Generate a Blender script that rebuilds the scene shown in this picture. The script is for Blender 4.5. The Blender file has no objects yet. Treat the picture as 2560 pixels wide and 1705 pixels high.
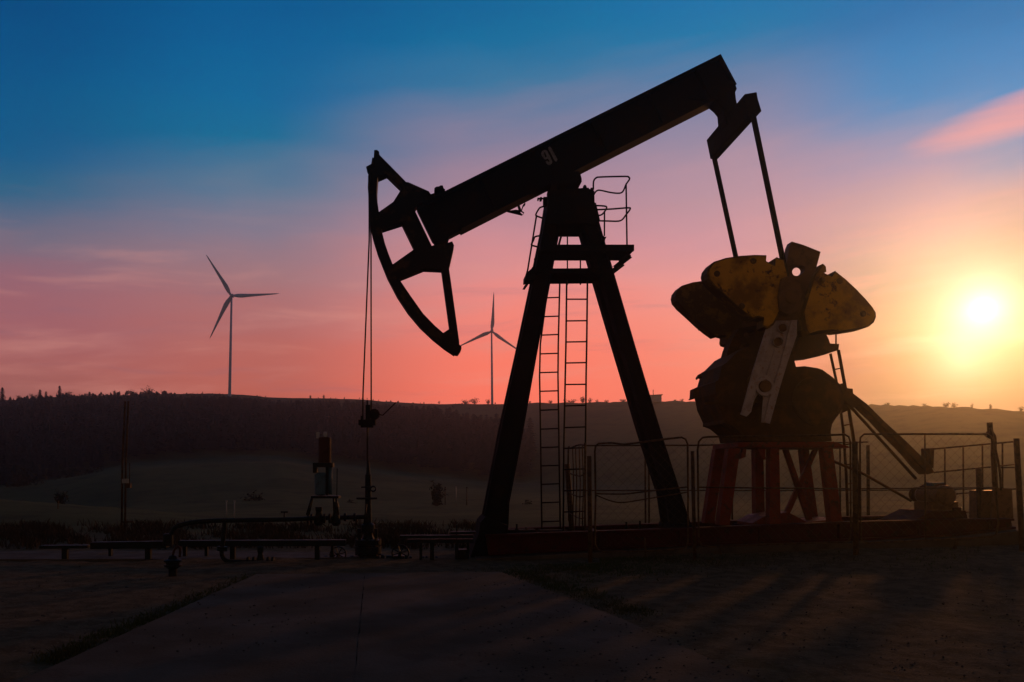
import bpy, math, random
from mathutils import noise as mnoise
from mathutils import Vector, Matrix
from mathutils.geometry import tessellate_polygon
random.seed(7)
SC = bpy.context.scene
COL = SC.collection

# ------------------------------------------------------------------ camera
F = 2050.0            # focal length in pixels of the 2560 px wide photograph
CX, CY = 1080.0, 1180.0   # where the optical axis meets the picture (lens shift)
EYE = 1.5
cam_d = bpy.data.cameras.new("camera")
cam = bpy.data.objects.new("camera", cam_d)
COL.objects.link(cam)
cam.location = (0, 0, EYE)
cam.rotation_euler = (math.radians(90), 0, 0)
cam_d.sensor_width = 36.0
cam_d.lens = 36.0 * F / 2560.0
cam_d.shift_x = (1280 - CX) / 2560.0
cam_d.shift_y = (CY - 852.5) / 2560.0
cam_d.clip_start = 0.1
cam_d.clip_end = 5000
SC.camera = cam

# ------------------------------------------------------------------ exposure
SC.view_settings.view_transform = 'Standard'
SC.view_settings.look = 'None'
SC.view_settings.exposure = 0.0
SC.view_settings.gamma = 1.0
SC.view_settings.use_curve_mapping = False
SC.cycles.use_denoising = True
SC.cycles.max_bounces = 6
SC.cycles.volume_bounces = 0
SC.cycles.volume_step_rate = 1.0
SC.cycles.volume_max_steps = 64

# ------------------------------------------------------------------ sun
SUN_PX, SUN_PY = 2458.0, 775.0
sun_dir = Vector(((SUN_PX - CX) / F, 1.0, (CY - SUN_PY) / F)).normalized()
sun_el = math.asin(sun_dir.z)
sun_az = math.atan2(sun_dir.x, sun_dir.y)
sl = bpy.data.lights.new("sun", 'SUN')
sl.energy = 0.85
sl.angle = math.radians(2.0)
sl.color = (1.0, 0.37, 0.10)
so = bpy.data.objects.new("sun", sl)
COL.objects.link(so)
so.rotation_euler = sun_dir.to_track_quat('Z', 'Y').to_euler()

HAZE = 0.00080       # scattering per metre
HAZE_G = 0.89
HAZE_TOP = 59.0
# ------------------------------------------------------------------ sky
def lin(c):
    r = []
    for v in c[:3]:
        v = v / 255.0
        r.append(v / 12.92 if v <= 0.04045 else ((v + 0.055) / 1.055) ** 2.4)
    return (r[0], r[1], r[2], 1.0)

world = bpy.data.worlds.new("World")
SC.world = world
world.use_nodes = True
wt = world.node_tree
wt.nodes.clear()

class NT:
    """tiny expression builder for shader node trees"""
    def __init__(self, tree):
        self.t = tree
    def new(self, typ, **kw):
        n = self.t.nodes.new(typ)
        for k, v in kw.items():
            setattr(n, k, v)
        return n
    def put(self, sock, v):
        if isinstance(v, bpy.types.NodeSocket):
            self.t.links.new(v, sock)
        else:
            sock.default_value = v
    def m(self, op, a, b=None, c=None, clamp=False):
        n = self.new('ShaderNodeMath', operation=op, use_clamp=clamp)
        self.put(n.inputs[0], a)
        if b is not None: self.put(n.inputs[1], b)
        if c is not None: self.put(n.inputs[2], c)
        return n.outputs[0]
    def vm(self, op, a, b=None, out=0):
        n = self.new('ShaderNodeVectorMath', operation=op)
        self.put(n.inputs[0], a)
        if b is not None: self.put(n.inputs[1], b)
        return n.outputs[out]
    def rng(self, v, a, b, c=0.0, d=1.0, smooth=False):
        n = self.new('ShaderNodeMapRange', interpolation_type='SMOOTHSTEP' if smooth else 'LINEAR')
        self.put(n.inputs['Value'], v)
        for k, x in zip(('From Min', 'From Max', 'To Min', 'To Max'), (a, b, c, d)):
            self.put(n.inputs[k], x)
        return n.outputs[0]
    def mix(self, f, a, b, blend='MIX'):
        n = self.new('ShaderNodeMix', data_type='RGBA', blend_type=blend)
        self.put(n.inputs['Factor'], f)
        self.put(n.inputs[6], a)
        self.put(n.inputs[7], b)
        return n.outputs[2]
    def noise(self, vec, scale, detail=3.0, rough=0.5, out='Fac'):
        n = self.new('ShaderNodeTexNoise')
        if vec is not None: self.put(n.inputs['Vector'], vec)
        n.inputs['Scale'].default_value = scale
        n.inputs['Detail'].default_value = detail
        n.inputs['Roughness'].default_value = rough
        return n.outputs[out]
    def ramp(self, f, stops, interp='LINEAR'):
        n = self.new('ShaderNodeValToRGB')
        cr = n.color_ramp
        cr.interpolation = interp
        while len(cr.elements) > 1:
            cr.elements.remove(cr.elements[-1])
        cr.elements[0].position = stops[0][0]
        cr.elements[0].color = stops[0][1]
        for p, c in stops[1:]:
            e = cr.elements.new(p)
            e.color = c
        self.put(n.inputs[0], f)
        return n.outputs[0]

w = NT(wt)
D = w.new('ShaderNodeTexCoord').outputs['Generated']
sep = w.new('ShaderNodeSeparateXYZ')
wt.links.new(D, sep.inputs[0])
dx, dy, dz = sep.outputs
hor = w.m('SQRT', w.m('ADD', w.m('MULTIPLY', dx, dx), w.m('MULTIPLY', dy, dy)))
hor = w.m('MAXIMUM', hor, 0.02)
tanel = w.m('DIVIDE', dz, hor)
az = w.m('ARCTAN2', dx, dy)
# long thin cirrus: noise on a slightly tilted, strongly flattened direction
cv = w.new('ShaderNodeCombineXYZ')
wt.links.new(w.m('MULTIPLY', az, 1.6), cv.inputs[0])
wt.links.new(w.m('MULTIPLY', w.m('ADD', tanel, w.m('MULTIPLY', az, -0.10)), 9.0), cv.inputs[1])
n1 = w.noise(cv.outputs[0], 2.2, 6.0, 0.58)
cv2 = w.new('ShaderNodeCombineXYZ')
wt.links.new(w.m('MULTIPLY', az, 1.5), cv2.inputs[0])
wt.links.new(w.m('MULTIPLY', w.m('ADD', tanel, w.m('MULTIPLY', az, 0.16)), 3.2), cv2.inputs[1])
cv2.inputs[2].default_value = 3.7
n2 = w.noise(cv2.outputs[0], 1.7, 3.0, 0.5)
warp = w.m('ADD', w.m('MULTIPLY', w.m('SUBTRACT', n1, 0.5), 0.07), w.m('MULTIPLY', w.m('SUBTRACT', n2, 0.5), 0.07))
warp = w.m('MULTIPLY', warp, w.rng(tanel, 0.05, 0.25, 0.5, 1.0))
tv = w.m('ADD', tanel, warp)
fv = w.m('DIVIDE', tv, 1.25, clamp=True)
SKYC = [
 (0,    [(1000,(150,88,80)),(900,(160,92,88)),(800,(156,93,98)),(700,(146,97,108)),(600,(114,105,122)),(480,(34,96,130)),(350,(0,88,134)),(150,(0,82,132)),(0,(0,74,126))]),
 (640,  [(1000,(184,94,78)),(900,(180,98,88)),(800,(170,106,104)),(700,(157,114,118)),(600,(132,118,134)),(480,(88,116,142)),(350,(14,106,146)),(230,(0,101,150)),(100,(0,93,146)),(0,(0,86,140))]),
 (1280, [(1000,(254,118,92)),(900,(250,122,98)),(800,(240,132,116)),(700,(222,140,136)),(600,(198,138,145)),(480,(172,132,146)),(350,(138,126,150)),(200,(58,116,155)),(100,(0,108,154)),(0,(0,100,150))]),
 (1800, [(1000,(255,136,104)),(900,(255,142,112)),(800,(252,150,126)),(700,(236,155,145)),(600,(212,150,153)),(480,(188,146,156)),(350,(158,138,158)),(200,(108,126,160)),(90,(30,118,164)),(0,(0,112,164))]),
 (2300, [(1000,(255,176,100)),(900,(255,192,118)),(700,(255,204,140)),(600,(250,190,148)),(500,(230,172,156)),(400,(192,156,168)),(300,(138,146,178)),(220,(60,136,184)),(120,(16,128,180)),(0,(8,114,168))]),
 (2560, [(1000,(255,172,82)),(800,(255,200,112)),(600,(252,190,136)),(450,(222,168,152)),(380,(170,156,172)),(300,(150,152,178)),(210,(56,142,188)),(100,(26,132,184)),(0,(16,120,172))]),
]
def behind_haze(px, y, col):
    # the sky's own light, given how it looks through the lit haze in front of it
    d = Vector(((px - CX) / F, 1.0, (CY - y) / F))
    L = min(330.0, HAZE_TOP / max(d.z, 1e-3)) * d.length
    c = d.normalized().dot(sun_dir)
    ph = (1 - HAZE_G ** 2) / (4 * math.pi * (1 + HAZE_G ** 2 - 2 * HAZE_G * c) ** 1.5)
    T = math.exp(-HAZE * L)
    tsun = math.exp(-HAZE * 180)
    r = []
    for k in range(3):
        s_ = sl.energy * sl.color[k] * ph * (1 - T) * tsun * (0.82, 0.92, 0.95)[k]
        r.append(max(0.03 * col[k], (col[k] - s_ - 0.4 * (1 - T) * col[k]) / T))
    return (r[0], r[1], r[2], 1.0)
prev = None
for i, (px, st) in enumerate(SKYC):
    a = math.atan2(px - CX, F)
    s = math.cos(a) / F
    stops = [(min(1.0, max(0.0, (CY - y) * s / 1.25)), behind_haze(px, y, lin(c))) for y, c in st]
    last = lin(st[-1][1])
    stops.append((0.66, (last[0] * 0.45, last[1] * 0.5, last[2] * 0.6, 1)))
    stops.append((1.0, (last[0] * 0.12, last[1] * 0.28, last[2] * 0.40, 1)))
    c = w.ramp(fv, stops)
    if prev is None:
        prev = c; pa = a
    else:
        prev = w.mix(w.rng(az, pa, a, smooth=True), prev, c)
        pa = a
# rosy wisps
wisp = w.m('MULTIPLY', w.rng(n1, 0.50, 0.72, smooth=True), w.rng(tanel, 0.02, 0.12))
wisp = w.m('MULTIPLY', wisp, w.rng(tanel, 0.34, 0.24))
sky = w.mix(w.m('MULTIPLY', wisp, 0.42), prev, (0.75, 0.30, 0.24, 1))
# thin streaks drawn out along the horizon
cv3 = w.new('ShaderNodeCombineXYZ')
wt.links.new(w.m('MULTIPLY', az, 2.2), cv3.inputs[0])
wt.links.new(w.m('MULTIPLY', w.m('ADD', tanel, w.m('MULTIPLY', w.m('SUBTRACT', n2, 0.5), 0.06)), 26.0), cv3.inputs[1])
cv3.inputs[2].default_value = 1.3
n3 = w.noise(cv3.outputs[0], 1.5, 7.0, 0.62)
band = w.m('MULTIPLY', w.rng(tanel, 0.03, 0.10), w.rng(tanel, 0.33, 0.20))
sky = w.mix(w.m('MULTIPLY', w.m('MULTIPLY', w.rng(n3, 0.52, 0.78, smooth=True), band), 0.30), sky, (0.85, 0.36, 0.28, 1))
sky = w.mix(w.m('MULTIPLY', w.m('MULTIPLY', w.rng(n3, 0.46, 0.26, smooth=True), band), 0.22), sky, (0.16, 0.13, 0.22, 1))
# one lit cloud bank high on the right
cb_a = math.atan2(2590 - CX, F); cb_t = (CY - 268) * math.cos(cb_a) / F
ca = w.m('DIVIDE', w.m('SUBTRACT', az, cb_a), 0.068)
ct = w.m('DIVIDE', w.m('SUBTRACT', w.m('ADD', tanel, w.m('MULTIPLY', w.m('SUBTRACT', az, cb_a), -0.18)), cb_t), 0.016)
cr2 = w.m('ADD', w.m('MULTIPLY', ca, ca), w.m('MULTIPLY', ct, ct))
cr2 = w.m('ADD', cr2, w.m('MULTIPLY', w.m('SUBTRACT', n3, 0.5), 3.2))
sky = w.mix(w.m('MULTIPLY', w.rng(cr2, 3.2, -0.8, smooth=True), 0.75), sky, lin((250, 158, 150)))
# the evening side of the sky only: warm fill added low behind the camera
dotS = w.vm('DOT_PRODUCT', D, tuple(sun_dir), out=1)
front = w.rng(w.m('ABSOLUTE', az), math.radians(48), math.radians(105), 1.0, 0.0, smooth=True)
sky = w.mix(front, w.ramp(dz, [(0.0, (0.27, 0.145, 0.075, 1)), (0.22, (0.21, 0.12, 0.080, 1)), (0.5, (0.05, 0.05, 0.06, 1)), (1.0, (0.010, 0.022, 0.035, 1))]), sky)
sky = w.mix(w.rng(dz, -0.06, -0.01), (0.003, 0.003, 0.004, 1), sky)
# aureole and disc of the sun, plus a painted lens-flare glow below it
ang = w.m('ARCCOSINE', w.m('MINIMUM', dotS, 0.999999))
def glow(width, amp, col, p=1.0, center=None):
    a_ = ang if center is None else w.m('ARCCOSINE', w.m('MINIMUM', w.vm('DOT_PRODUCT', D, tuple(center), out=1), 0.999999))
    e = w.m('EXPONENT', w.m('MULTIPLY', w.m('POWER', w.m('DIVIDE', a_, math.radians(width)), p), -1.0))
    n = w.vm('SCALE', tuple(col))
    sc = n.node
    wt.links.new(w.m('MULTIPLY', e, amp), sc.inputs['Scale'])
    return n
flare_dir = Vector(((2405 - CX) / F, 1.0, (CY - 892) / F)).normalized()
tot = w.vm('ADD', sky, glow(1.05, 1.7, (1.0, 0.95, 0.82), 1.1))
tot = w.vm('ADD', tot, glow(5.5, 0.34, (0.75, 0.66, 0.50), 1.3))
tot = w.vm('ADD', tot, glow(1.5, 0.40, (1.0, 0.90, 0.70), 1.5, flare_dir))
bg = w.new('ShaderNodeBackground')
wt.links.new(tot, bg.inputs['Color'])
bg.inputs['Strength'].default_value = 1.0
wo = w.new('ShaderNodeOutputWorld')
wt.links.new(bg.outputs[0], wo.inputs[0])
world.cycles.sampling_method = 'MANUAL'
world.cycles.sample_map_resolution = 1024

# ------------------------------------------------------------------ helpers
def WX(px, d): return (px - CX) * d / F
def WZ(py, d): return EYE - (py - CY) * d / F
def P(px, py, d): return Vector((WX(px, d), d, WZ(py, d)))

def fit(pts, y0, y1, hole=False):
    """outline seen in the photograph -> X,Z outline of a plate between y0 and y1 whose
    outer edges (allowing for its thickness) meet that outline"""
    n = len(pts)
    A = sum(pts[i][0] * pts[(i + 1) % n][1] - pts[(i + 1) % n][0] * pts[i][1] for i in range(n))
    sg = 1.0 if A > 0 else -1.0
    if hole: sg = -sg
    lines = []
    for i in range(n):
        a, b = pts[i], pts[(i + 1) % n]
        nx, ny = (b[1] - a[1]) * sg, -(b[0] - a[0]) * sg
        mx, my = (a[0] + b[0]) / 2 - CX, (a[1] + b[1]) / 2 - CY
        d = y0 if nx * mx + ny * my > 0 else y1
        lines.append((d, Vector((WX(a[0], d), WZ(a[1], d))), Vector((WX(b[0], d), WZ(b[1], d)))))
    out = []
    for i in range(n):
        d0, a0, b0 = lines[i - 1]
        d1, a1, b1 = lines[i]
        av = (b0 + a1) / 2
        u, v = b0 - a0, b1 - a1
        cr = u.x * v.y - u.y * v.x
        pt = av
        if d0 == d1:
            pt = a1
        elif abs(cr) > 0.12 * u.length * v.length:
            t = ((a1.x - a0.x) * v.y - (a1.y - a0.y) * v.x) / cr
            q = a0 + u * t
            if (q - av).length < 0.32: pt = q
        out.append(pt)
    return out

class MB:
    def __init__(self):
        self.v, self.f, self.s = [], [], []
    def add(self, vs, fs, smooth=False):
        o = len(self.v)
        self.v += [Vector(p) for p in vs]
        for f in fs:
            self.f.append([i + o for i in f]); self.s.append(smooth)
        return self
    def xz(self, outer, y0, y1, holes=()):
        """plate with an X,Z outline (world units) and holes, from y0 to y1"""
        loops = [outer] + list(holes)
        flat = [Vector((p[0], 0, p[1])) for L in loops for p in L]
        n = len(flat)
        tri = tessellate_polygon([[Vector((p[0], p[1], 0)) for p in L] for L in loops])
        vs = [Vector((p.x, y0, p.z)) for p in flat] + [Vector((p.x, y1, p.z)) for p in flat]
        fs = [list(t) for t in tri] + [[i + n for i in reversed(t)] for t in tri]
        o = 0
        for L in loops:
            k = len(L)
            for i in range(k):
                j = (i + 1) % k
                fs.append([o + i, o + j, o + j + n, o + i + n])
            o += k
        return self.add(vs, fs)
    def prism(self, pts, y0, y1, holes=(), comp=None):
        c = comp or (y0, y1)
        return self.xz(fit(pts, c[0], c[1]), y0, y1, [fit(h, c[0], c[1], True) for h in holes])
    def box(self, c, s, rot=None):
        h = [x / 2 for x in s]
        vs = [Vector((x, y, z)) for x in (-h[0], h[0]) for y in (-h[1], h[1]) for z in (-h[2], h[2])]
        if rot is not None: vs = [rot @ p for p in vs]
        c = Vector(c)
        return self.add([p + c for p in vs], [[0, 1, 3, 2], [4, 6, 7, 5], [0, 4, 5, 1], [2, 3, 7, 6], [0, 2, 6, 4], [1, 5, 7, 3]])
    def bbox(self, x0, x1, y0, y1, z0, z1):
        return self.box(((x0 + x1) / 2, (y0 + y1) / 2, (z0 + z1) / 2), (abs(x1 - x0), abs(y1 - y0), abs(z1 - z0)))
    def pbox(self, x0, py0, x1, py1, d, depth):
        """box whose front face shows as the given rectangle of the photograph at distance d"""
        return self.bbox(WX(x0, d), WX(x1, d), d, d + depth, WZ(py1, d), WZ(py0, d))
    def tube(self, pts, r, n=8, closed=False, caps=True):
        pts = [Vector(p) for p in pts]
        N = len(pts)
        rs = r if isinstance(r, (list, tuple)) else [r] * N
        rings = []
        ref = None
        for i, p in enumerate(pts):
            if closed:
                t = pts[(i + 1) % N] - pts[i - 1]
            else:
                t = pts[min(i + 1, N - 1)] - pts[max(i - 1, 0)]
            t.normalize()
            if ref is None:
                ref = Vector((0, 0, 1)) if abs(t.z) < 0.9 else Vector((1, 0, 0))
            a = (ref - t * ref.dot(t))
            if a.length < 1e-4:
                a = t.orthogonal()
            a.normalize(); ref = a
            b = t.cross(a)
            rings.append([p + (a * math.cos(2 * math.pi * k / n) + b * math.sin(2 * math.pi * k / n)) * rs[i] for k in range(n)])
        vs = [q for R in rings for q in R]
        fs = []
        for i in range(N if closed else N - 1):
            j = (i + 1) % N
            for k in range(n):
                l = (k + 1) % n
                fs.append([i * n + k, i * n + l, j * n + l, j * n + k])
        self.add(vs, fs, n > 5)
        if caps and not closed:
            self.add(rings[0], [list(range(n))[::-1]]); self.add(rings[-1], [list(range(n))])
        return self
    def cyl(self, a, b, r, n=20):
        return self.tube([a, b], r, n)
    def lathe(self, c, prof, n=20, axis='Z'):
        """profile [(r,h)...] turned about an axis through c"""
        c = Vector(c)
        vs = []
        for r, h in prof:
            for k in range(n):
                t = 2 * math.pi * k / n
                if axis == 'Z': q = Vector((r * math.cos(t), r * math.sin(t), h))
                elif axis == 'Y': q = Vector((r * math.cos(t), h, r * math.sin(t)))
                else: q = Vector((h, r * math.cos(t), r * math.sin(t)))
                vs.append(c + q)
        fs = []
        for i in range(len(prof) - 1):
            for k in range(n):
                l = (k + 1) % n
                fs.append([i * n + k, i * n + l, (i + 1) * n + l, (i + 1) * n + k])
        fs.append(list(range(n))[::-1])
        m = (len(prof) - 1) * n
        fs.append([m + k for k in range(n)])
        self.add(vs, fs[:-2], False)
        self.add(vs[:n], [list(range(n))[::-1]]); self.add(vs[m:], [list(range(n))])
        return self
    def build(self, name, mat, parent=None, bevel=0.0):
        org = base_of(parent)
        me = bpy.data.meshes.new(name)
        me.from_pydata([p - org for p in self.v], [], self.f)
        me.polygons.foreach_set('use_smooth', self.s)
        me.materials.append(mat)
        me.validate()
        me.update()
        import bmesh
        bm = bmesh.new(); bm.from_mesh(me)
        bmesh.ops.remove_doubles(bm, verts=bm.verts, dist=1e-5)
        bmesh.ops.recalc_face_normals(bm, faces=bm.faces)
        bm.to_mesh(me); bm.free()
        o = bpy.data.objects.new(name, me)
        COL.objects.link(o)
        if parent is not None: o.parent = parent
        if bevel:
            m = o.modifiers.new("bevel", 'BEVEL'); m.width = bevel; m.segments = 2
            m.limit_method = 'ANGLE'; m.angle_limit = math.radians(50)
        return o

def base_of(o):
    while o is not None and o.parent is not None: o = o.parent
    return Vector(o.location) if o is not None else Vector((0, 0, 0))

def thing(name, label, cat, loc, group=None):
    o = bpy.data.objects.new(name, None)
    o.empty_display_size = 0.2
    COL.objects.link(o)
    o.location = loc
    return tag(o, label, cat, group)
def tag(o, label, cat, group=None):
    o['label'] = label; o['category'] = cat
    if group: o['group'] = group
    return o
def struct(o):
    o['kind'] = 'structure'; return o
def stuff(o, label=None, cat=None):
    o['kind'] = 'stuff'
    if label: o['label'] = label; o['category'] = cat
    return o
def copy_tree(o, parent=None, off=None):
    c = o.copy(); COL.objects.link(c)
    if parent is not None: c.parent = parent
    if off is not None: c.location = Vector(c.location) + Vector(off)
    for ch in list(o.children): copy_tree(ch, c)
    return c

# ------------------------------------------------------------------ materials
MATS = {}
def mat(name, col, col2=None, scale=6.0, lo=0.45, hi=0.6, rough=0.6, metal=0.0, bump=0.0, bscale=40.0, detail=5.0, spec=0.05, col3=None, stretch=None):
    m = bpy.data.materials.new(name); m.use_nodes = True
    t = NT(m.node_tree); N = m.node_tree.nodes
    b = N['Principled BSDF']
    b.inputs['Roughness'].default_value = rough
    b.inputs['Metallic'].default_value = metal
    b.inputs['Specular IOR Level'].default_value = spec
    tc = t.new('ShaderNodeTexCoord').outputs['Object']
    if stretch is not None:
        mp = t.new('ShaderNodeMapping'); t.put(mp.inputs['Vector'], tc)
        mp.inputs['Scale'].default_value = stretch
        tc = mp.outputs[0]
    c = (*col, 1)
    if col2 is not None:
        n = t.noise(tc, scale, detail, 0.6)
        c = t.mix(t.rng(n, lo, hi, smooth=True), c, (*col2, 1))
        if col3 is not None:
            n3 = t.noise(tc, scale * 2.7, detail, 0.65)
            c = t.mix(t.rng(n3, 0.55, 0.66, smooth=True), c, (*col3, 1))
        r = t.rng(n, 0.3, 0.7, max(0.1, rough - 0.12), min(1, rough + 0.15))
        t.put(b.inputs['Roughness'], r)
    t.put(b.inputs['Base Color'], c)
    if bump:
        bn = t.new('ShaderNodeBump')
        bn.inputs['Strength'].default_value = bump
        bn.inputs['Distance'].default_value = 0.02
        t.put(bn.inputs['Height'], t.noise(tc, bscale, 6.0, 0.6))
        t.put(b.inputs['Normal'], bn.outputs[0])
    MATS[name] = m
    return m

M_black = mat("black_painted_steel", (0.0085, 0.0105, 0.0115), (0.016, 0.012, 0.009), 3.0, 0.5, 0.7, 0.85, bump=0.25, spec=0.03)
M_head = mat("weathered_black_steel", (0.010, 0.011, 0.009), (0.045, 0.026, 0.010), 5.0, 0.5, 0.68, 0.6, bump=0.25)
M_rail = mat("dark_rail_steel", (0.011, 0.010, 0.009), (0.020, 0.013, 0.008), 8.0, 0.5, 0.7, 0.6)
M_cable = mat("wire_rope", (0.03, 0.028, 0.026), (0.02, 0.018, 0.016), 60, 0.4, 0.6, 0.5, metal=0.5)
M_gear = mat("haze_brown_gear_steel", (0.062, 0.032, 0.012), (0.105, 0.046, 0.014), 3.5, 0.45, 0.65, 0.75, bump=0.2, spec=0.05)  # brown in the colour stands in for warm haze glow on these parts
M_yellow = mat("worn_yellow_paint", (0.56, 0.265, 0.020), (0.22, 0.10, 0.017), 1.9, 0.42, 0.62, 0.55, bump=0.4, bscale=25, col3=(0.10, 0.042, 0.016))
M_yedge = mat("rusty_casting", (0.10, 0.052, 0.016), (0.20, 0.10, 0.02), 5.0, 0.5, 0.62, 0.7, bump=0.3)
M_white = mat("faded_white_paint", (0.40, 0.32, 0.29), (0.30, 0.23, 0.20), 5.0, 0.45, 0.65, 0.6, bump=0.25, col3=(0.30, 0.17, 0.11))
M_brownarm = mat("oily_brown_steel", (0.16, 0.075, 0.03), (0.09, 0.045, 0.02), 4.0, 0.45, 0.65, 0.55, bump=0.25)
M_red = mat("dull_red_paint", (0.17, 0.028, 0.015), (0.11, 0.024, 0.014), 3.0, 0.45, 0.65, 0.6, bump=0.25, col3=(0.06, 0.028, 0.018))
M_skid = mat("dark_red_skid_paint", (0.050, 0.010, 0.009), (0.036, 0.011, 0.009), 3.0, 0.45, 0.65, 0.8, bump=0.25, col3=(0.024, 0.014, 0.010))
M_num = mat("stencil_white_paint", (0.23, 0.22, 0.235), (0.15, 0.145, 0.15), 20, 0.45, 0.6, 0.7)
M_pipe = mat("dark_pipe_steel", (0.012, 0.016, 0.016), (0.022, 0.016, 0.011), 5.0, 0.5, 0.66, 0.55, bump=0.2)
M_well = mat("dark_wellhead_steel", (0.011, 0.014, 0.016), (0.026, 0.018, 0.011), 7.0, 0.5, 0.66, 0.5, bump=0.25)
M_grey = mat("grey_blue_enamel", (0.05, 0.09, 0.12), (0.035, 0.055, 0.07), 9.0, 0.5, 0.68, 0.5, bump=0.15)
M_cap = mat("brown_red_paint", (0.048, 0.020, 0.012), (0.034, 0.016, 0.010), 8.0, 0.5, 0.66, 0.6, bump=0.2)
M_porc = mat("white_porcelain", (0.32, 0.31, 0.30), None, rough=0.25)
M_turb = mat("turbine_blue_tint_paint", (0.22, 0.40, 0.62), (0.19, 0.35, 0.55), 0.4, 0.4, 0.7, 0.45)  # blue put into the colour to offset the warm fill on the front
M_fence = mat("rust_and_haze_fence_steel", (0.075, 0.042, 0.020), (0.040, 0.026, 0.016), 12.0, 0.45, 0.6, 0.65)  # rust, its tone lifted to carry some of the orange haze veil
M_wire = mat("galvanised_wire", (0.06, 0.05, 0.035), None, rough=0.5, metal=0.4)
M_tag = mat("white_tag_plate", (0.25, 0.24, 0.23), None, rough=0.5)
M_motor = mat("haze_brown_motor_paint", (0.14, 0.075, 0.035), (0.09, 0.045, 0.022), 7.0, 0.5, 0.65, 0.5, bump=0.15)  # orange veil put into the motor and cabinet colour as brown
M_shed = mat("pale_shed_wall", (0.26, 0.26, 0.27), (0.21, 0.21, 0.21), 1.0, 0.4, 0.6, 0.7)
M_roof = mat("dark_sheet_roof", (0.06, 0.05, 0.05), None, rough=0.5)
M_concrete = mat("stained_concrete", (0.082, 0.063, 0.042), (0.062, 0.046, 0.029), 0.9, 0.35, 0.65, 0.85, bump=0.5, bscale=30, col3=(0.062, 0.045, 0.028))
M_pad = mat("pale_concrete", (0.075, 0.060, 0.046), (0.050, 0.040, 0.030), 2.2, 0.4, 0.65, 0.85, bump=0.4, bscale=25)
M_stone = mat("stone", (0.060, 0.052, 0.044), (0.038, 0.032, 0.026), 3.0, 0.4, 0.6, 0.9)
M_needle = mat("conifer_foliage", (0.004, 0.012, 0.013), (0.007, 0.017, 0.016), 0.15, 0.4, 0.6, 0.9, spec=0.1)
M_bark = mat("bark", (0.05, 0.04, 0.03), None, rough=0.9)
M_bush = mat("dull_bush_leaves", (0.020, 0.024, 0.014), (0.034, 0.028, 0.016), 1.2, 0.4, 0.6, 0.9, spec=0.1)
M_weed = mat("dry_brown_weeds", (0.055, 0.034, 0.020), (0.034, 0.024, 0.015), 0.8, 0.4, 0.6, 0.95, spec=0.05)
M_grass = mat("short_green_grass", (0.040, 0.052, 0.014), (0.055, 0.048, 0.020), 0.6, 0.4, 0.6, 0.9, spec=0.1)

# ground: dirt near the well, brown meadows further off, forest floor on the slope
def ground_mat():
    m = bpy.data.materials.new("dirt_and_meadow"); m.use_nodes = True
    t = NT(m.node_tree); b = m.node_tree.nodes['Principled BSDF']
    b.inputs['Roughness'].default_value = 0.95
    b.inputs['Specular IOR Level'].default_value = 0.02
    g = t.new('ShaderNodeNewGeometry').outputs['Position']
    sp = t.new('ShaderNodeSeparateXYZ'); t.put(sp.inputs[0], g)
    nA = t.noise(g, 0.55, 6.0, 0.6); nB = t.noise(g, 4.0, 6.0, 0.65); nC = t.noise(g, 24.0, 4.0, 0.6)
    dirt = t.mix(t.rng(nB, 0.4, 0.62, smooth=True), (0.115, 0.083, 0.048, 1), (0.070, 0.050, 0.028, 1))
    dirt = t.mix(t.rng(nC, 0.58, 0.70), dirt, (0.135, 0.108, 0.072, 1))
    dirt = t.mix(t.m('MULTIPLY', t.rng(nA, 0.55, 0.68, smooth=True), 0.6), dirt, (0.052, 0.048, 0.020, 1))
    nF = t.noise(g, 0.05, 5.0, 0.6); nG = t.noise(g, 0.4, 5.0, 0.6)
    mead = t.mix(t.rng(nF, 0.4, 0.62, smooth=True), (0.078, 0.080, 0.034, 1), (0.050, 0.056, 0.024, 1))
    mead = t.mix(t.m('MULTIPLY', t.rng(nG, 0.5, 0.7), 0.5), mead, (0.022, 0.020, 0.016, 1))
    c = t.mix(t.rng(t.m('ADD', sp.outputs[1], t.m('MULTIPLY', nA, 6.0)), 19, 27, smooth=True), dirt, mead)
    t.put(b.inputs['Base Color'], c)
    bn = t.new('ShaderNodeBump'); bn.inputs['Strength'].default_value = 0.8; bn.inputs['Distance'].default_value = 0.06
    t.put(bn.inputs['Height'], t.m('ADD', t.noise(g, 7.0, 8.0, 0.7), t.m('MULTIPLY', nC, 0.4)))
    t.put(b.inputs['Normal'], bn.outputs[0])
    return m
M_ground = ground_mat()

# ------------------------------------------------------------------ terrain
def interp(x, tab):
    if x <= tab[0][0]: return tab[0][1]
    for (a, va), (b, vb) in zip(tab, tab[1:]):
        if x <= b:
            t = (x - a) / (b - a)
            return va + (vb - va) * t
    return tab[-1][1]
# skyline (picture column -> distance of the crest, its picture height)
RIDGE_Y = [(-900, 1040), (0, 1000), (150, 989), (370, 983), (560, 984), (700, 994), (900, 995), (960, 1001), (1050, 1007), (1300, 1007), (1550, 1003), (1660, 1001), (1760, 1003), (1950, 1005), (2167, 1010), (2330, 1013), (2450, 1019), (2560, 1026), (3400, 1080)]
RIDGE_D = [(-900, 210), (0, 210), (1000, 217), (1300, 217), (1700, 189), (2100, 135), (2350, 112), (2560, 105), (3400, 105)]
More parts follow.
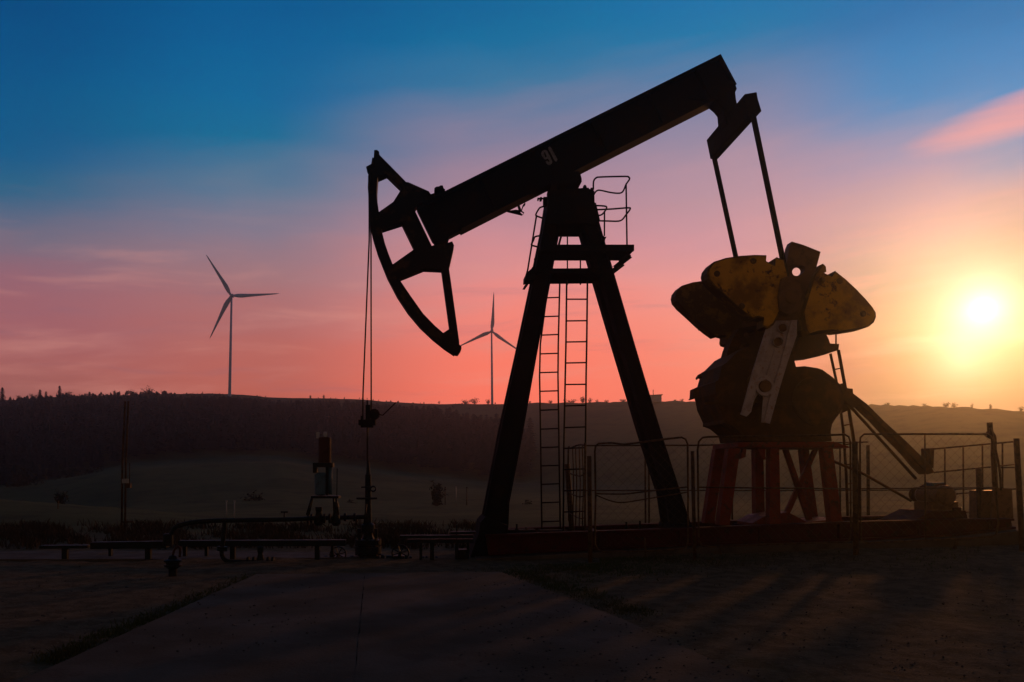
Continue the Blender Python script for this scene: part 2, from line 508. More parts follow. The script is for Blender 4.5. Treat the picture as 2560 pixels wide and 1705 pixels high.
# foot of the wooded slope
FOOT_Y = [(-900, 1215), (0, 1215), (150, 1195), (325, 1157), (460, 1148), (600, 1138), (700, 1138), (780, 1152), (852, 1158), (1013, 1180), (1219, 1204), (1450, 1212), (1800, 1215), (2560, 1218), (3400, 1220)]
FOOT_D = [(-900, 110), (0, 120), (600, 142), (1219, 135), (1800, 106), (2200, 80), (2560, 70), (3400, 70)]
NEAR_Y = [(-900, 1245), (0, 1248), (60, 1252), (366, 1275), (519, 1289), (700, 1296), (1000, 1300), (1300, 1300), (1700, 1295), (2100, 1285), (2560, 1270), (3400, 1260)]
def smooth(t): return t * t * (3 - 2 * t)
def near_z(X, Y):
    z = 0.0
    if X > 1.0: z += 0.030 * (X - 1.0) * min(1.0, max(0.0, (Y - 8.5) / 5.0))
    return min(z, 0.5)
def ground_z(X, Y):
    if Y < 1.0:
        return 0.0
    px = CX + X * F / max(Y, 1.0)
    pxc = max(-900, min(3400, px))
    d = Y
    ny = interp(pxc, NEAR_Y)
    nd = 34.0
    zn = WZ(ny, nd)
    if d < 22: return near_z(X, Y)
    if d < nd:
        t = smooth((d - 22) / (nd - 22))
        return near_z(X, 22) * (1 - t) + zn * t
    fd, fy = interp(pxc, FOOT_D), interp(pxc, FOOT_Y)
    zf = WZ(fy, fd)
    if d < fd:
        t = (d - nd) / (fd - nd)
        return zn + (zf - zn) * t - math.sin(math.pi * min(1, t * 1.6)) * (2.2 if t < 0.625 else 0) * min(1.0, 0.2 + max(0, (1300 - pxc) / 1300))
    rd, ry = interp(pxc, RIDGE_D), interp(pxc, RIDGE_Y)
    zr = WZ(ry, rd)
    if d < rd:
        t = (d - fd) / (rd - fd)
        return zf + (zr - zf) * (t ** 0.85)
    return zr + (d - rd) * 0.0 - min(6.0, (d - rd) * 0.03)

def terrain():
    rows = [-60, -30, -15, -8, -3, 0, 2.0]
    d = 2.5
    while d < 9: rows.append(d); d += 0.12
    while d < 24: rows.append(d); d += 0.18
    while d < 60: rows.append(d); d *= 1.05
    while d < 324: rows.append(d); d *= 1.025
    cols = []
    x = -1.7
    while x <= 1.7:
        cols.append(x); x += 0.0085
    vs = []; rnd = random.Random(3)
    for Y in rows:
        w_ = max(Y, 12.0) if Y < 12 else Y
        for c in cols:
            X = c * w_
            z = ground_z(X, Y)
            if Y > 1:
                amp = 0.012 + 0.0009 * max(0, Y - 20)
                z += amp * (rnd.random() - 0.5) * 1.2
                if 3 < Y < 60:
                    z += 0.030 * mnoise.noise(Vector((X * 0.9, Y * 0.9, 0))) + 0.016 * mnoise.noise(Vector((X * 3.1, Y * 3.1, 4)))
            vs.append((X, Y, z))
    nc = len(cols); fs = []
    for i in range(len(rows) - 1):
        for j in range(nc - 1):
            fs.append((i * nc + j, i * nc + j + 1, (i + 1) * nc + j + 1, (i + 1) * nc + j))
    me = bpy.data.meshes.new("ground"); me.from_pydata(vs, [], fs)
    me.polygons.foreach_set('use_smooth', [True] * len(fs))
    me.materials.append(M_ground); me.update()
    o = bpy.data.objects.new("ground", me); COL.objects.link(o)
    return struct(o)
terrain()

# concrete apron in front of the well: two slabs with an open joint
def sheet(name, pts, z, m, th=0.06, rag=0.0):
    r_ = random.Random(len(name) + len(pts))
    fine = []
    for i in range(len(pts)):
        a_, b_ = Vector(pts[i]), Vector(pts[(i + 1) % len(pts)])
        k_ = max(1, int((b_ - a_).length / 0.25))
        for q in range(k_):
            p_ = a_.lerp(b_, q / k_)
            if q: p_ += Vector((r_.uniform(-1, 1), r_.uniform(-1, 1))) * rag
            fine.append((p_.x, p_.y))
    pts = fine
    mb = MB()
    n = len(pts)
    vs = [Vector((x, y, z)) for x, y in pts] + [Vector((x, y, z - th)) for x, y in pts]
    mb.add(vs, [list(range(n)), [i + n for i in range(n)][::-1]] + [[i, (i + 1) % n, (i + 1) % n + n, i + n] for i in range(n)])
    return struct(mb.build(name, m))
def gp(px, py, z=0.0):
    d = F * (EYE - z) / (py - CY)
    return (WX(px, d), d)
sheet("concrete_apron", [gp(640, 1442), gp(912.3, 1440), gp(885.4, 1720), gp(849, 2100), gp(-700, 2100), gp(40, 1720)], 0.038, M_concrete, rag=0.006)
sheet("concrete_apron", [gp(913, 1440), gp(1250, 1436), gp(1560, 1560), gp(1900, 1720), gp(2500, 2100), gp(850, 2100), gp(886, 1720)], 0.042, M_concrete, rag=0.006)
sheet("concrete_path", [gp(-400, 1402), gp(560, 1400), gp(900, 1396), gp(900, 1384), gp(560, 1379), gp(-400, 1380)], 0.02, M_pad, rag=0.05)

# ------------------------------------------------------------------ pumpjack
YM = 15.0
pump = thing("pumpjack", "black oil pumpjack with yellow counterweights and the number 91 on its raised beam", "pumpjack", (WX(1450, YM), YM, 0.05))

def px_list(org, sc, pts): return [(org[0] + x / sc, org[1] + y / sc) for x, y in pts]

# walking beam: wide-flange section (flange outlines fitted to the seen edges)
bt0, bt1 = (1062, 502.6), (1802, 134.8)
beam_out = [(1056, 505.5), bt1, (1804, 136), (1842, 210), (1838, 238), (1775, 271), (1700, 308), (1517.4, 400), (1451.4, 434.4), (1369, 477.5), (1266.4, 529), (1151.6, 588.7), (1122, 604), (1119, 613), (1090, 622), (1080, 611), (1040, 529), (1042, 512)]
bo = fit(beam_out, YM - 0.22, YM + 0.22)
b = MB()
b.xz(bo, YM - 0.10, YM + 0.10)
tl, tr = bo[0], bo[1]
ux = (tr - tl).normalized(); nx_ = Vector((ux.y, -ux.x))
th = 0.05
b.xz([tl, tr, tr + nx_ * th, tl + nx_ * th], YM - 0.22, YM + 0.22)
lo_l, lo_r = bo[11], bo[5]
b.xz([lo_l, lo_r, lo_r - nx_ * th, lo_l - nx_ * th], YM - 0.22, YM + 0.22)
for px in (1200, 1330, 1480, 1620, 1740):                     # web stiffeners
    f_ = (px - 1060) / (1802 - 1060)
    p0 = tl + (tr - tl) * f_
    p1 = p0 + nx_ * ((lo_r - tl).dot(nx_) - 0.02)
    b.xz([p0 + nx_ * th, p0 + nx_ * th + ux * 0.02, p1 + ux * 0.02, p1], YM - 0.21, YM + 0.21) if px not in (1330,) else None
b.xz([bo[1], bo[3], bo[3] - ux * 0.03, bo[1] - ux * 0.03], YM - 0.22, YM + 0.22)
beam = b.build("walking_beam", M_black, pump)
# number on the web
z = 17.425
nine = px_list((1310, 340), z, [(745, 760), (790, 660), (870, 605), (940, 605), (1010, 650), (1100, 820), (1180, 980), (1235, 1120), (1210, 1200), (1130, 1270), (1060, 1265), (980, 1200), (940, 1120), (960, 1085), (1030, 1080), (1070, 1120), (1108, 1118), (1100, 1080), (1045, 985), (940, 1025), (880, 1010), (830, 930), (770, 850)])
nine_h = px_list((1310, 340), z, [(875, 700), (910, 715), (985, 860), (990, 905), (935, 945), (890, 830)])
one = px_list((1310, 340), z, [(1062, 490), (1130, 458), (1190, 525), (1320, 760), (1455, 1010), (1430, 1108), (1370, 1108), (1310, 1040), (1150, 720), (1062, 590)])
b = MB(); yn = YM - 0.104
b.prism(nine, yn, yn + 0.003, [nine_h]); b.prism(one, yn, yn + 0.003)
b.build("painted_number", M_num, beam)
# bolted clamp on top, small lubricator hanger below
b = MB()
b.prism([(1084, 492), (1086, 470), (1091, 466.6), (1099, 465.3), (1100, 463.4), (1107, 463.4), (1109.5, 471), (1117, 476), (1112, 490)], YM - 0.2, YM + 0.15)
b.build("beam_clamp", M_black, beam)
b = MB()
b.prism([(1262, 530), (1268, 527), (1290, 524), (1296, 525), (1293, 515), (1299, 512), (1303, 524), (1307, 512), (1313, 506), (1314, 513), (1308, 518), (1305, 527), (1311.7, 532), (1305, 539.6), (1295, 529), (1268, 529.5)], YM + 0.02, YM + 0.10)
b.build("hanger_bracket", M_black, beam)

# horsehead
hh = [(935.5, 374.4), (943, 374.4), (950, 380.6), (950, 388), (1015.8, 454.8), (1020.6, 454.8), (1072, 477.7), (1077, 485), (1086, 482), (1092, 500), (1062, 515), (1043, 524), (1038.8, 529.4), (1079.5, 614.5), (1086, 612), (1118, 607), (1130.6, 602.9), (1135.8, 614.3), (1132.1, 634.4), (1123, 673.6), (1126.8, 699.5), (1138, 780), (1147.8, 850.6), (1148.8, 862), (1153.6, 865), (1154, 872.6), (1150.7, 881.2), (1144, 890.8), (1136.3, 889.8), (1109.6, 871.6), (1080.9, 848.7), (1048.3, 818.1), (1017.7, 781.7), (991, 741.6), (966, 693.7), (945, 641.1), (932.6, 600), (927.8, 577.2), (925, 546.6), (922.5, 512.2), (920.2, 477.7), (921.5, 444.3), (927.8, 409.8), (930.7, 392.6), (934.1, 394.5)]
h1 = px_list((880, 340), 5.2275, [(345, 605), (455, 557), (625, 722), (540, 857), (352, 990), (335, 870), (333, 780)])
h2 = px_list((880, 340), 5.2275, [(397, 1268), (652, 1187), (798, 1487), (532, 1675), (480, 1545), (430, 1400)])
h3 = px_list((880, 600), 5.2275, [(638, 540), (935, 420), (1165, 430), (1265, 1165), (1192, 1213), (1080, 1115), (930, 960), (760, 720)])
b = MB()
b.prism(hh, YM - 0.13, YM + 0.13, [h1, h2, h3])
head = b.build("horsehead", M_head, pump, 0.008)
# curved face plate (wider than the ribs) that the wire rope lies on
arc = [(921.5, 444.3), (920.2, 477.7), (922.5, 512.2), (925, 546.6), (927.8, 577.2), (932.6, 600), (945, 641.1), (966, 693.7), (991, 741.6), (1017.7, 781.7), (1048.3, 818.1), (1080.9, 848.7), (1109.6, 871.6), (1134, 888)]
ap = [Vector((WX(x + 1, YM), WZ(y, YM))) for x, y in arc]
inn = []
for i, p in enumerate(ap):
    t_ = (ap[min(i + 1, len(ap) - 1)] - ap[max(i - 1, 0)]).normalized()
    inn.append(p + Vector((-t_.y, t_.x)) * 0.04)
b = MB(); b.xz(ap + inn[::-1], YM - 0.17, YM + 0.17)
b.build("face_plate", M_head, head)
b = MB()
b.prism([(927.8, 409.8), (915.4, 416.5), (914, 424.2), (918.3, 431.8), (922.5, 439.5), (940, 436), (942, 412)], YM - 0.16, YM + 0.16)
b.build("rope_clamp", M_black, head)

# wire-rope bridle and carrier bar
b = MB()
b.tube([P(922, 440, YM - 0.14), P(923, 530, YM - 0.19), P(923, 600, YM - 0.19), P(907.5, 985, YM - 0.15), P(907, 1048, YM - 0.12)], 0.014, 8)
b.tube([P(925, 440, YM + 0.14), P(926, 540, YM + 0.19), P(927.6, 600, YM + 0.19), P(928, 985, YM + 0.15), P(928, 1048, YM + 0.12)], 0.014, 8)
b.build("wire_rope", M_cable, pump)
b = MB()
b.pbox(896, 1049, 938, 1062, YM - 0.10, 0.22); b.pbox(902, 1061, 932, 1068, YM - 0.08, 0.16)
b.pbox(914, 1012, 925, 1050, YM - 0.06, 0.12)
b.lathe(P(936, 1036, YM), [(0.05, -0.06), (0.1, -0.05), (0.1, 0.05), (0.05, 0.06)], 14, 'Y')
b.tube([P(938, 1034, YM), P(957, 1038, YM), P(990, 1006, YM)], 0.011, 6)
b.tube([P(905, 1040, YM - .14), P(905, 1052, YM - .14)], 0.025, 8); b.tube([P(929, 1040, YM + .13), P(929, 1052, YM + .13)], 0.025, 8)
cb = b.build("carrier_bar", M_black, pump)
b = MB(); b.tube([P(918.5, 1000, YM), P(918.5, 1160, YM)], 0.017, 10)
b.build("polished_rod", M_cable, cb)

# samson post: four legs, head block, saddle bearing
Ln = [(1360.5, 509), (1349, 583.6), (1331, 670), (1323.6, 712), (1292.4, 860), (1274.6, 940), (1244, 1080), (1204.6, 1284), (1196, 1332), (1271, 1332), (1270.8, 1319.5), (1273.4, 1258), (1307.8, 1080), (1332.8, 940), (1347.3, 860), (1375.6, 709.8), (1397, 591), (1412, 500)]
Rn = [(1486.8, 507), (1497.3, 551), (1507.4, 586.5), (1536.3, 686), (1587, 860), (1610.7, 940), (1653, 1080), (1731, 1322), (1651, 1322), (1636.4, 1222.7), (1590.6, 1080), (1548.9, 940), (1524.9, 860), (1480.3, 708.6), (1446.6, 591), (1436, 500)]
for L in (Ln, Rn):
    for ya, yb in ((14.62, 14.86), (15.14, 15.38)):
        b = MB()
        f_ = fit(L, 14.62, 15.38)
        b.xz(f_, (ya + yb) / 2 - 0.05, (ya + yb) / 2 + 0.05)      # web
        n_ = len(f_)
        # flanges along the two long edges
        half = 9 if L is Ln else 8
        for seg in (f_[:half], f_[half + 1:]):
            for p, q in zip(seg, seg[1:]):
                t_ = (q - p)
                if t_.length < 0.05: continue
                nn = Vector((-t_.y, t_.x)).normalized() * 0.022
                c_ = sum(f_, Vector((0, 0))) / n_
                mid = (p + q) / 2
                near_c = min(f_, key=lambda s_: abs(s_.y - mid.y) + (0 if (s_ - mid).length > 0.15 else 9))
                if nn.dot(near_c - mid) < 0: nn = -nn
                b.xz([p, q, q + nn, p + nn], ya, yb)
        b.build("leg", M_black, pump)
b = MB()
hd = [(1369, 476), (1370, 481), (1365, 491.4), (1360.5, 509), (1349, 583.6), (1346, 592), (1510, 592), (1507.4, 586.5), (1497.3, 551), (1488.7, 522.4), (1486.8, 507), (1485.8, 476.5), (1475, 474), (1471.5, 469), (1455.2, 470), (1400, 474)]
b.prism(hd, 14.58, 15.42)
post_head = b.build("post_head", M_black, pump)
b = MB()
b.prism([(1366, 490), (1372, 460), (1400, 428), (1448, 428), (1451.4, 434.4), (1454.6, 446), (1455.2, 480)], YM - 0.28, YM + 0.28)
b.build("saddle_bearing", M_black, pump, 0.01)
for px, py in ((1462, 463), (1479, 470)):
    b = MB(); b.cyl(P(px, py, 14.75), P(px, py + 12, 14.75), 0.022, 8); b.cyl(P(px, py + 3, 14.75), P(px, py + 8, 14.75), 0.036, 6)
    b.build("bearing_bolt", M_black, pump)
b = MB()
b.tube([P(1344, 496.5, 14.8), P(1368, 496.5, 14.8)], 0.016, 8); b.pbox(1350, 492.5, 1355, 500.5, 14.76, 0.08); b.pbox(1344, 494, 1347, 500, 14.77, 0.06)
b.pbox(1359, 492, 1368, 512, 14.75, 0.1)
b.build("grease_fitting", M_black, pump)
# platform, lower cross beam and bracket
b = MB()
z_top = WZ(611.3, 14.25)
b.bbox(WX(1352, 14.25), WX(1585.5, 14.25), 14.25, 15.22, z_top - 0.03, z_top)
b.bbox(WX(1352, 14.25), WX(1585.5, 14.25), 14.25, 14.33, z_top - 0.105, z_top - 0.032)
b.bbox(WX(1578, 14.25), WX(1585, 14.25), 14.334, 15.21, z_top - 0.10, z_top - 0.032)
b.prism([(1512, 592), (1516.4, 591.3), (1512.6, 600), (1514, 611), (1500, 611), (1502, 586)], 14.55, 14.75)
b.build("platform", M_black, pump)
for ya in (14.5, 15.05):
    b = MB()
    b.prism([(1577.5, 636.5), (1577.5, 642), (1582.8, 643.2), (1542, 674.8), (1536, 680), (1529, 668), (1530.6, 667), (1547, 653.5), (1560, 640)], ya, ya + 0.08, comp=(14.5, 14.7))
    b.build("platform_brace", M_black, pump)
b = MB()
b.prism([(1332, 671.3), (1506, 670), (1512, 708.5), (1326, 710.5)], 14.57, 15.43)
b.prism([(1336, 660), (1328, 671.6), (1316.5, 682), (1308.5, 696.5), (1307.7, 712), (1319, 711), (1340, 709)], 14.57, 14.95)
b.prism([(1318, 709), (1311.6, 713), (1305.8, 724), (1311.6, 724.5), (1322, 710)], 14.6, 14.68)
b.build("cross_beam", M_black, pump)
# rear upright bars seen through the openings
b = MB()
b.tube([P(1418.5, 590, 15.3), P(1418.5, 712, 15.3)], 0.013, 6); b.tube([P(1451, 650, 14.9), P(1451, 712, 14.9)], 0.013, 6)
b.tube([P(1403, 590, 15.2), P(1397, 612, 15.2)], 0.02, 6)
b.build("steel_bars", M_rail, pump)

def smooth_path(pts, k=4):
    """Catmull-Rom through 3-D points"""
    pts = [Vector(p) for p in pts]; out = []
    for i in range(len(pts) - 1):
        p0, p1, p2, p3 = pts[max(i - 1, 0)], pts[i], pts[i + 1], pts[min(i + 2, len(pts) - 1)]
        for s_ in range(k):
            t = s_ / k
            out.append(0.5 * ((2 * p1) + (p2 - p0) * t + (2 * p0 - 5 * p1 + 4 * p2 - p3) * t * t + (3 * p1 - p0 - 3 * p2 + p3) * t ** 3))
    out.append(pts[-1]); return out
rr = 0.0150
b = MB()
b.tube(smooth_path([P(1483.5, 474, 14.4), P(1484, 454, 14.4), P(1490, 445, 14.4), P(1502, 442.5, 14.4), P(1563, 441, 14.4), P(1571.5, 443, 14.45), P(1573.8, 448, 14.55), P(1565.2, 461, 14.8), P(1557.6, 478, 15.1), P(1548, 483, 15.2), P(1527, 481.3, 15.2), P(1500, 475.6, 15.2), P(1490.6, 478, 15.2), P(1485, 486, 15.2)]), rr)
b.tube(smooth_path([P(1488, 524.5, 14.4), P(1530, 522.5, 14.4), P(1569, 519.6, 14.4), P(1575.5, 522.4, 14.5), P(1565, 537, 14.85), P(1555.6, 549, 15.1), P(1544, 553, 15.2), P(1520, 552.5, 15.2), P(1495, 552, 15.2)]), rr)
b.tube(smooth_path([P(1486, 513.8, 14.4), P(1507.8, 514.8, 14.4), P(1516.5, 517.6, 14.5), P(1513.6, 526, 14.7), P(1504, 536.8, 15.0), P(1492, 538.7, 15.1)]), rr)
b.tube([P(1565.2, 459, 14.8), P(1567.5, 612, 14.8)], rr); b.tube([P(1511.3, 528, 14.7), P(1511, 590, 14.7)], rr * 0.95)
b.build("guard_rail", M_rail, pump)
b = MB()
b.tube(smooth_path([P(1361, 515.7, 14.6), P(1351, 518.6, 14.55), P(1346, 524, 14.5), P(1339.5, 537.7, 14.45), P(1347, 542, 14.45), P(1357, 545.5, 14.5)]), rr)
b.tube([P(1341.4, 538, 14.45), P(1319.4, 674, 14.45), P(1315, 690, 14.5)], rr)
b.tube(smooth_path([P(1350, 589.4, 14.6), P(1337.6, 592, 14.55), P(1333.7, 601, 14.5), P(1328.5, 612.3, 14.45), P(1336, 615, 14.45), P(1346, 617.5, 14.5)]), rr)
b.build("cage_rail", M_rail, pump)
# two ladders
def ladder(rl, rrr, rungs, d, r=0.016, name="ladder"):
    bb = MB()
    bb.tube([P(x, y, d) for x, y in rl], r, 6); bb.tube([P(x, y, d) for x, y in rrr], r, 6)
    for y, tilt in rungs:
        xl = interp(y, sorted((q[1], q[0]) for q in rl)); xr = interp(y, sorted((q[1], q[0]) for q in rrr))
        bb.tube([P(xl, y + tilt, d), P(xr, y - tilt, d)], r * 0.82, 6)
    return bb.build(name, M_rail, pump)
ladder([(1416.8, 700), (1414.9, 860), (1413.2, 940), (1409.6, 1121), (1408.4, 1333)], [(1468.6, 700), (1466.8, 860), (1465.3, 940), (1464, 1110), (1462, 1333)], [(748, 0), (802, 0.3), (854.6, 0.4), (907, 0.5), (961, 0.3), (1014, 1), (1068, 1), (1120, 1), (1173, 1), (1226, 1), (1279, 1)], 14.5)
ladder([(1372, 700), (1350.8, 860), (1349, 940), (1351.4, 1085), (1355, 1333)], [(1399.6, 700), (1395.7, 860), (1395, 940), (1397.5, 1110), (1401, 1333)], [(744, .6), (791, .6), (837, .8), (884, .7), (931, .7), (977.6, .7), (1024.8, .7), (1072, .9), (1118, .9), (1164, .7), (1210, .8), (1256, .8), (1303.5, .8)], 15.5)

# equalizer and pitman arms
b = MB()
eq = [(1859, 238), (1863, 234.5), (1892.3, 229.8), (1895, 246), (1904.4, 277), (1889, 294), (1870, 292)]
YE0, YE1 = 14.0, 15.9
feq = [Vector((WX(x, YE0), WZ(y, YE0))) for x, y in eq]
b.xz(feq, YE0, YE1)
b.build("equalizer_bar", M_black, pump, 0.012)
b = MB()
b.prism([(1700, 262), (1764.6, 271.4), (1769.9, 269.5), (1784.6, 282), (1793.3, 293), (1795.4, 316), (1800, 330), (1838, 300), (1846, 262), (1842, 258), (1840, 249), (1838, 231), (1842, 222), (1840, 215), (1830, 200), (1740, 230)], YM - 0.17, YM + 0.17)
b.build("tail_bearing", M_black, pump)
def pitman(px0, py0, px1, py1, d):
    bb = MB()
    bb.tube([P(px0, py0, d), P(px1, py1, d)], 0.047, 10)
    return bb
YC = 14.12      # near crank plane; the far crank stands 1.8 m behind
DY = 1.80
near_pin = (1976, 742)
bp = pitman(1882, 285, near_pin[0], near_pin[1], YE0 + 0.02)
pit = bp.build("pitman_arm", M_black, pump)
b = MB()
b.prism([(1945, 700), (1968, 690), (1999, 700), (2006, 735), (1996, 775), (1965, 792), (1942, 782), (1938, 745)], YC - 0.24, YC - 0.10)
b.lathe(P(near_pin[0], near_pin[1], YC - 0.17), [(0.06, -0.11), (0.13, -0.10), (0.14, -0.06), (0.14, 0.06)], 18, 'Y')
b.build("wrist_pin_bearing", M_brownarm, pit, 0.012)
pv = P(near_pin[0], near_pin[1], YC)
b = MB()
q0 = P(1786, 396, YE1 - 0.05); 
b.tube([q0, Vector((pv.x, YC + DY + 0.05, pv.z))], 0.047, 10)
pit2 = b.build("pitman_arm", M_black, pump)
b = MB(); b.lathe((pv.x, YC + DY + 0.16, pv.z), [(0.14, -0.06), (0.16, -0.03), (0.16, 0.08), (0.08, 0.10)], 18, 'Y')
b.build("wrist_pin_bearing", M_brownarm, pit2)

# cranks with two counterweight lobes each
arm_up = [(1962.6, 623), (1968, 611), (1978.7, 603.6), (2008, 612), (2051.5, 629.5), (2045.6, 652.3), (2008, 783.5), (1993, 806), (1928, 806), (1931, 780), (1950, 700)]
hole = [(1990.7 + 10.3 * math.cos(t * math.pi / 8), 679.6 + 10.3 * math.sin(t * math.pi / 8)) for t in range(16)]
arm_lo = [(1928, 800), (1915, 819), (1880, 929.4), (1853, 1029.6), (1849.5, 1036), (1866, 1042.2), (1891, 991), (1899, 978), (1907.6, 985), (1907.6, 991.3), (1902.8, 1056), (1924.8, 1059.4), (1951, 965), (1970, 903), (1991.7, 840.6), (1993, 800)]
def ringpts(cx, cy, r, n=18): return [(cx + r * math.cos(2 * math.pi * k / n), cy + r * math.sin(2 * math.pi * k / n)) for k in range(n)]
b = MB()
b.prism(arm_up, YC - 0.08, YC + 0.10, [hole])
crank = b.build("crank_arm", M_brownarm, pump, 0.006)
b = MB()
b.prism(arm_lo, YC - 0.068, YC + 0.10)
b.build("forked_arm", M_brownarm, crank, 0.004)
b = MB()
fl_ = fit(arm_lo, YC - 0.072, YC - 0.068)
b.xz(fl_, YC - 0.072, YC - 0.0685)
# raised flanges, bosses and ribs on the painted lower arm
b.prism([(1930, 799), (1940, 800), (1901, 930), (1878, 1030), (1866, 1042), (1849.5, 1036), (1853, 1029), (1880, 929), (1915, 819)], YC - 0.115, YC - 0.071)
b.prism([(1977, 800), (1993, 800), (1991.7, 840.6), (1970, 903), (1951, 965), (1924.8, 1059), (1908, 1056), (1925, 985), (1950, 905)], YC - 0.115, YC - 0.071)
b.prism([(1936, 872), (1940, 873), (1921, 938), (1916, 937)], YC - 0.10, YC - 0.071)
def ring(bb, cx, cy, r0, r1, ya, yb):
    bb.prism(ringpts(cx, cy, r1), ya, yb, [ringpts(cx, cy, r0)[::-1]])
ring(b, 1956, 820, 10.5, 13.5, YC - 0.135, YC - 0.071)
ring(b, 1944.5, 855, 11, 14, YC - 0.135, YC - 0.071)
ring(b, 1911, 966, 15.5, 25, YC - 0.13, YC - 0.071)
b.build("white_paint_face", M_white, crank)
b = MB(); b.lathe(P(1956, 820, YC - 0.07), [(0.07, -0.02), (0.07, 0.0)], 16, 'Y'); b.build("pin_hole_plug", M_brownarm, crank)
b = MB(); b.lathe(P(1944.5, 855, YC - 0.07), [(0.073, -0.02), (0.073, 0.0)], 16, 'Y'); b.build("pin_hole_plug", M_brownarm, crank)
b = MB()
b.lathe(P(1911, 966, YC - 0.07), [(0.04, -0.07), (0.10, -0.06), (0.10, 0.0)], 18, 'Y')
b.build("shaft_end", M_brownarm, crank)
lobeL = [(1917, 637.6), (1887.6, 636.8), (1852.8, 639), (1815.3, 644.3), (1785.9, 653.6), (1765.8, 667), (1753.7, 683), (1751.2, 695), (1754, 708), (1767, 724), (1793.9, 748), (1820.7, 773), (1844.8, 793), (1863.5, 806), (1878, 802), (1892, 806), (1890, 826), (1906, 832), (1935, 812), (1955, 770), (1972, 690), (1962, 648), (1941, 643), (1925, 650), (1923.8, 656.3), (1915.8, 652.3)]
lobeR = [(2046, 653), (2062.5, 661.7), (2064, 679), (2059, 681), (2069.8, 685.8), (2075, 680.4), (2085.8, 677.7), (2091, 679), (2115, 697.8), (2142, 723.3), (2163.5, 746), (2182, 767.5), (2190, 780.9), (2191, 791.6), (2186, 805), (2174, 815.7), (2155, 823.7), (2128.7, 830.4), (2093.9, 835.8), (2072.4, 838.4), (2056, 835), (2020, 838), (1998, 845), (1990, 830), (1985, 790), (2012, 700)]
for lb in (lobeL, lobeR):
    b = MB()
    fo = fit(lb, YC - 0.17, YC + 0.17)
    b.xz(fo, YC - 0.17, YC + 0.17)
    cw = b.build("counterweight", M_yedge, crank, 0.035)
    cen = sum(fo, Vector((0, 0))) / len(fo)
    b = MB()
    b.xz([cen + (p - cen) * 0.955 for p in fo], YC - 0.182, YC - 0.168)
    if lb is lobeL: bolts = [(1793, 684), (1855, 765), (1884, 652), (1838, 662)]
    else: bolts = [(2100, 702), (2158, 784), (2056, 700), (2052, 812)]
    fp_ = b.build("painted_face", M_yellow, cw, 0.012)
    for x, y in bolts[:3]:
        bb = MB(); bb.lathe(P(x, y, YC - 0.19), [(0.03, -0.012), (0.052, 0.0), (0.055, 0.01)], 12, 'Y')
        bb.build("bolt_head", M_yedge, cw)
far = copy_tree(crank, pump)
far.scale = (1, -1, 1)
far.location = (0, 2 * (YC + DY / 2) - 2 * YM, 0)
def mirror_y_depth(o):
    pass

# gearbox between the cranks
gb = px_list((1700, 800), 4.182, [(465, 372), (360, 430), (260, 530), (215, 558), (202, 625), (180, 700), (150, 716), (152, 830), (160, 850), (180, 950), (240, 1080), (238, 1115), (310, 1140), (360, 1180), (400, 1215), (420, 1290), (1590, 1290), (1575, 1160), (1590, 1090), (1660, 980), (1712, 900), (1717, 800), (1690, 690), (1600, 600), (1490, 520), (1440, 503), (1300, 482), (1215, 490), (1130, 448), (1000, 380), (700, 300), (500, 300)])
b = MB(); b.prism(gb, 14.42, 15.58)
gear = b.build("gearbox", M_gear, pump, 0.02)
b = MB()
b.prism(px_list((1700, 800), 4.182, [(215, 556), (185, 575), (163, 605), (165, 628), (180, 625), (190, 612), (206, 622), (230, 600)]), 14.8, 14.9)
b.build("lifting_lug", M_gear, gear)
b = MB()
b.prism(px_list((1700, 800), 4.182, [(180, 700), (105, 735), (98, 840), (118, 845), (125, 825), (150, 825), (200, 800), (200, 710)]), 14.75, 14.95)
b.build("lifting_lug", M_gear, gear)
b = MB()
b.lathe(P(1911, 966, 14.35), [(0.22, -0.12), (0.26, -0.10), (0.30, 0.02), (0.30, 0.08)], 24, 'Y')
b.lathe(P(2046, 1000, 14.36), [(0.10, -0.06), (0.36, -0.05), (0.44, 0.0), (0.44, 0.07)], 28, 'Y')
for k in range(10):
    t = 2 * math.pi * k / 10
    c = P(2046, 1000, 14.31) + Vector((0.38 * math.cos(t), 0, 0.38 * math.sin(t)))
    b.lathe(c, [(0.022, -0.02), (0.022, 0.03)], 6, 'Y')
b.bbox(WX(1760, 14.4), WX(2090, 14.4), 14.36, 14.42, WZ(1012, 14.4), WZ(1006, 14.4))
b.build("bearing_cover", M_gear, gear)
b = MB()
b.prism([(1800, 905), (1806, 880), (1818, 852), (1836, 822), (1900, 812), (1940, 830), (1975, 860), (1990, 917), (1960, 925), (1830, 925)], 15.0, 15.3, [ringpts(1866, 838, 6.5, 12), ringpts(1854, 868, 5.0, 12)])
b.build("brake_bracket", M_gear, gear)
# stand below the gearbox
def leg4(bb, tl_, tr_, br_, bl_, ya, yb): bb.prism([tl_, tr_, br_, bl_], ya, yb)
b = MB()
b.prism([(1783, 1106), (2084, 1104), (2086, 1122), (1781, 1123)], 14.35, 15.65)
for ya, qs in ((14.36, [((1812, 1121), (1851, 1121), (1824, 1312), (1787, 1312)), ((2045, 1120), (2082, 1120), (2107, 1312), (2066, 1312)), ((1915, 1121), (1948, 1121), (1952, 1312), (1913, 1312))]),
               (15.40, [((1780, 1123), (1812, 1123), (1786, 1308), (1752, 1308)), ((1994, 1123), (2022, 1123), (2047, 1306), (2014, 1306)), ((1878, 1123), (1908, 1123), (1913, 1308), (1880, 1308))])):
    for q in qs: b.prism(list(q), ya, ya + 0.2)
b.prism([(1852, 1122), (1866, 1122), (1864, 1142), (1846, 1150)], 14.4, 14.5); b.prism([(1888, 1122), (1914, 1122), (1914, 1150), (1902, 1148)], 14.4, 14.5)
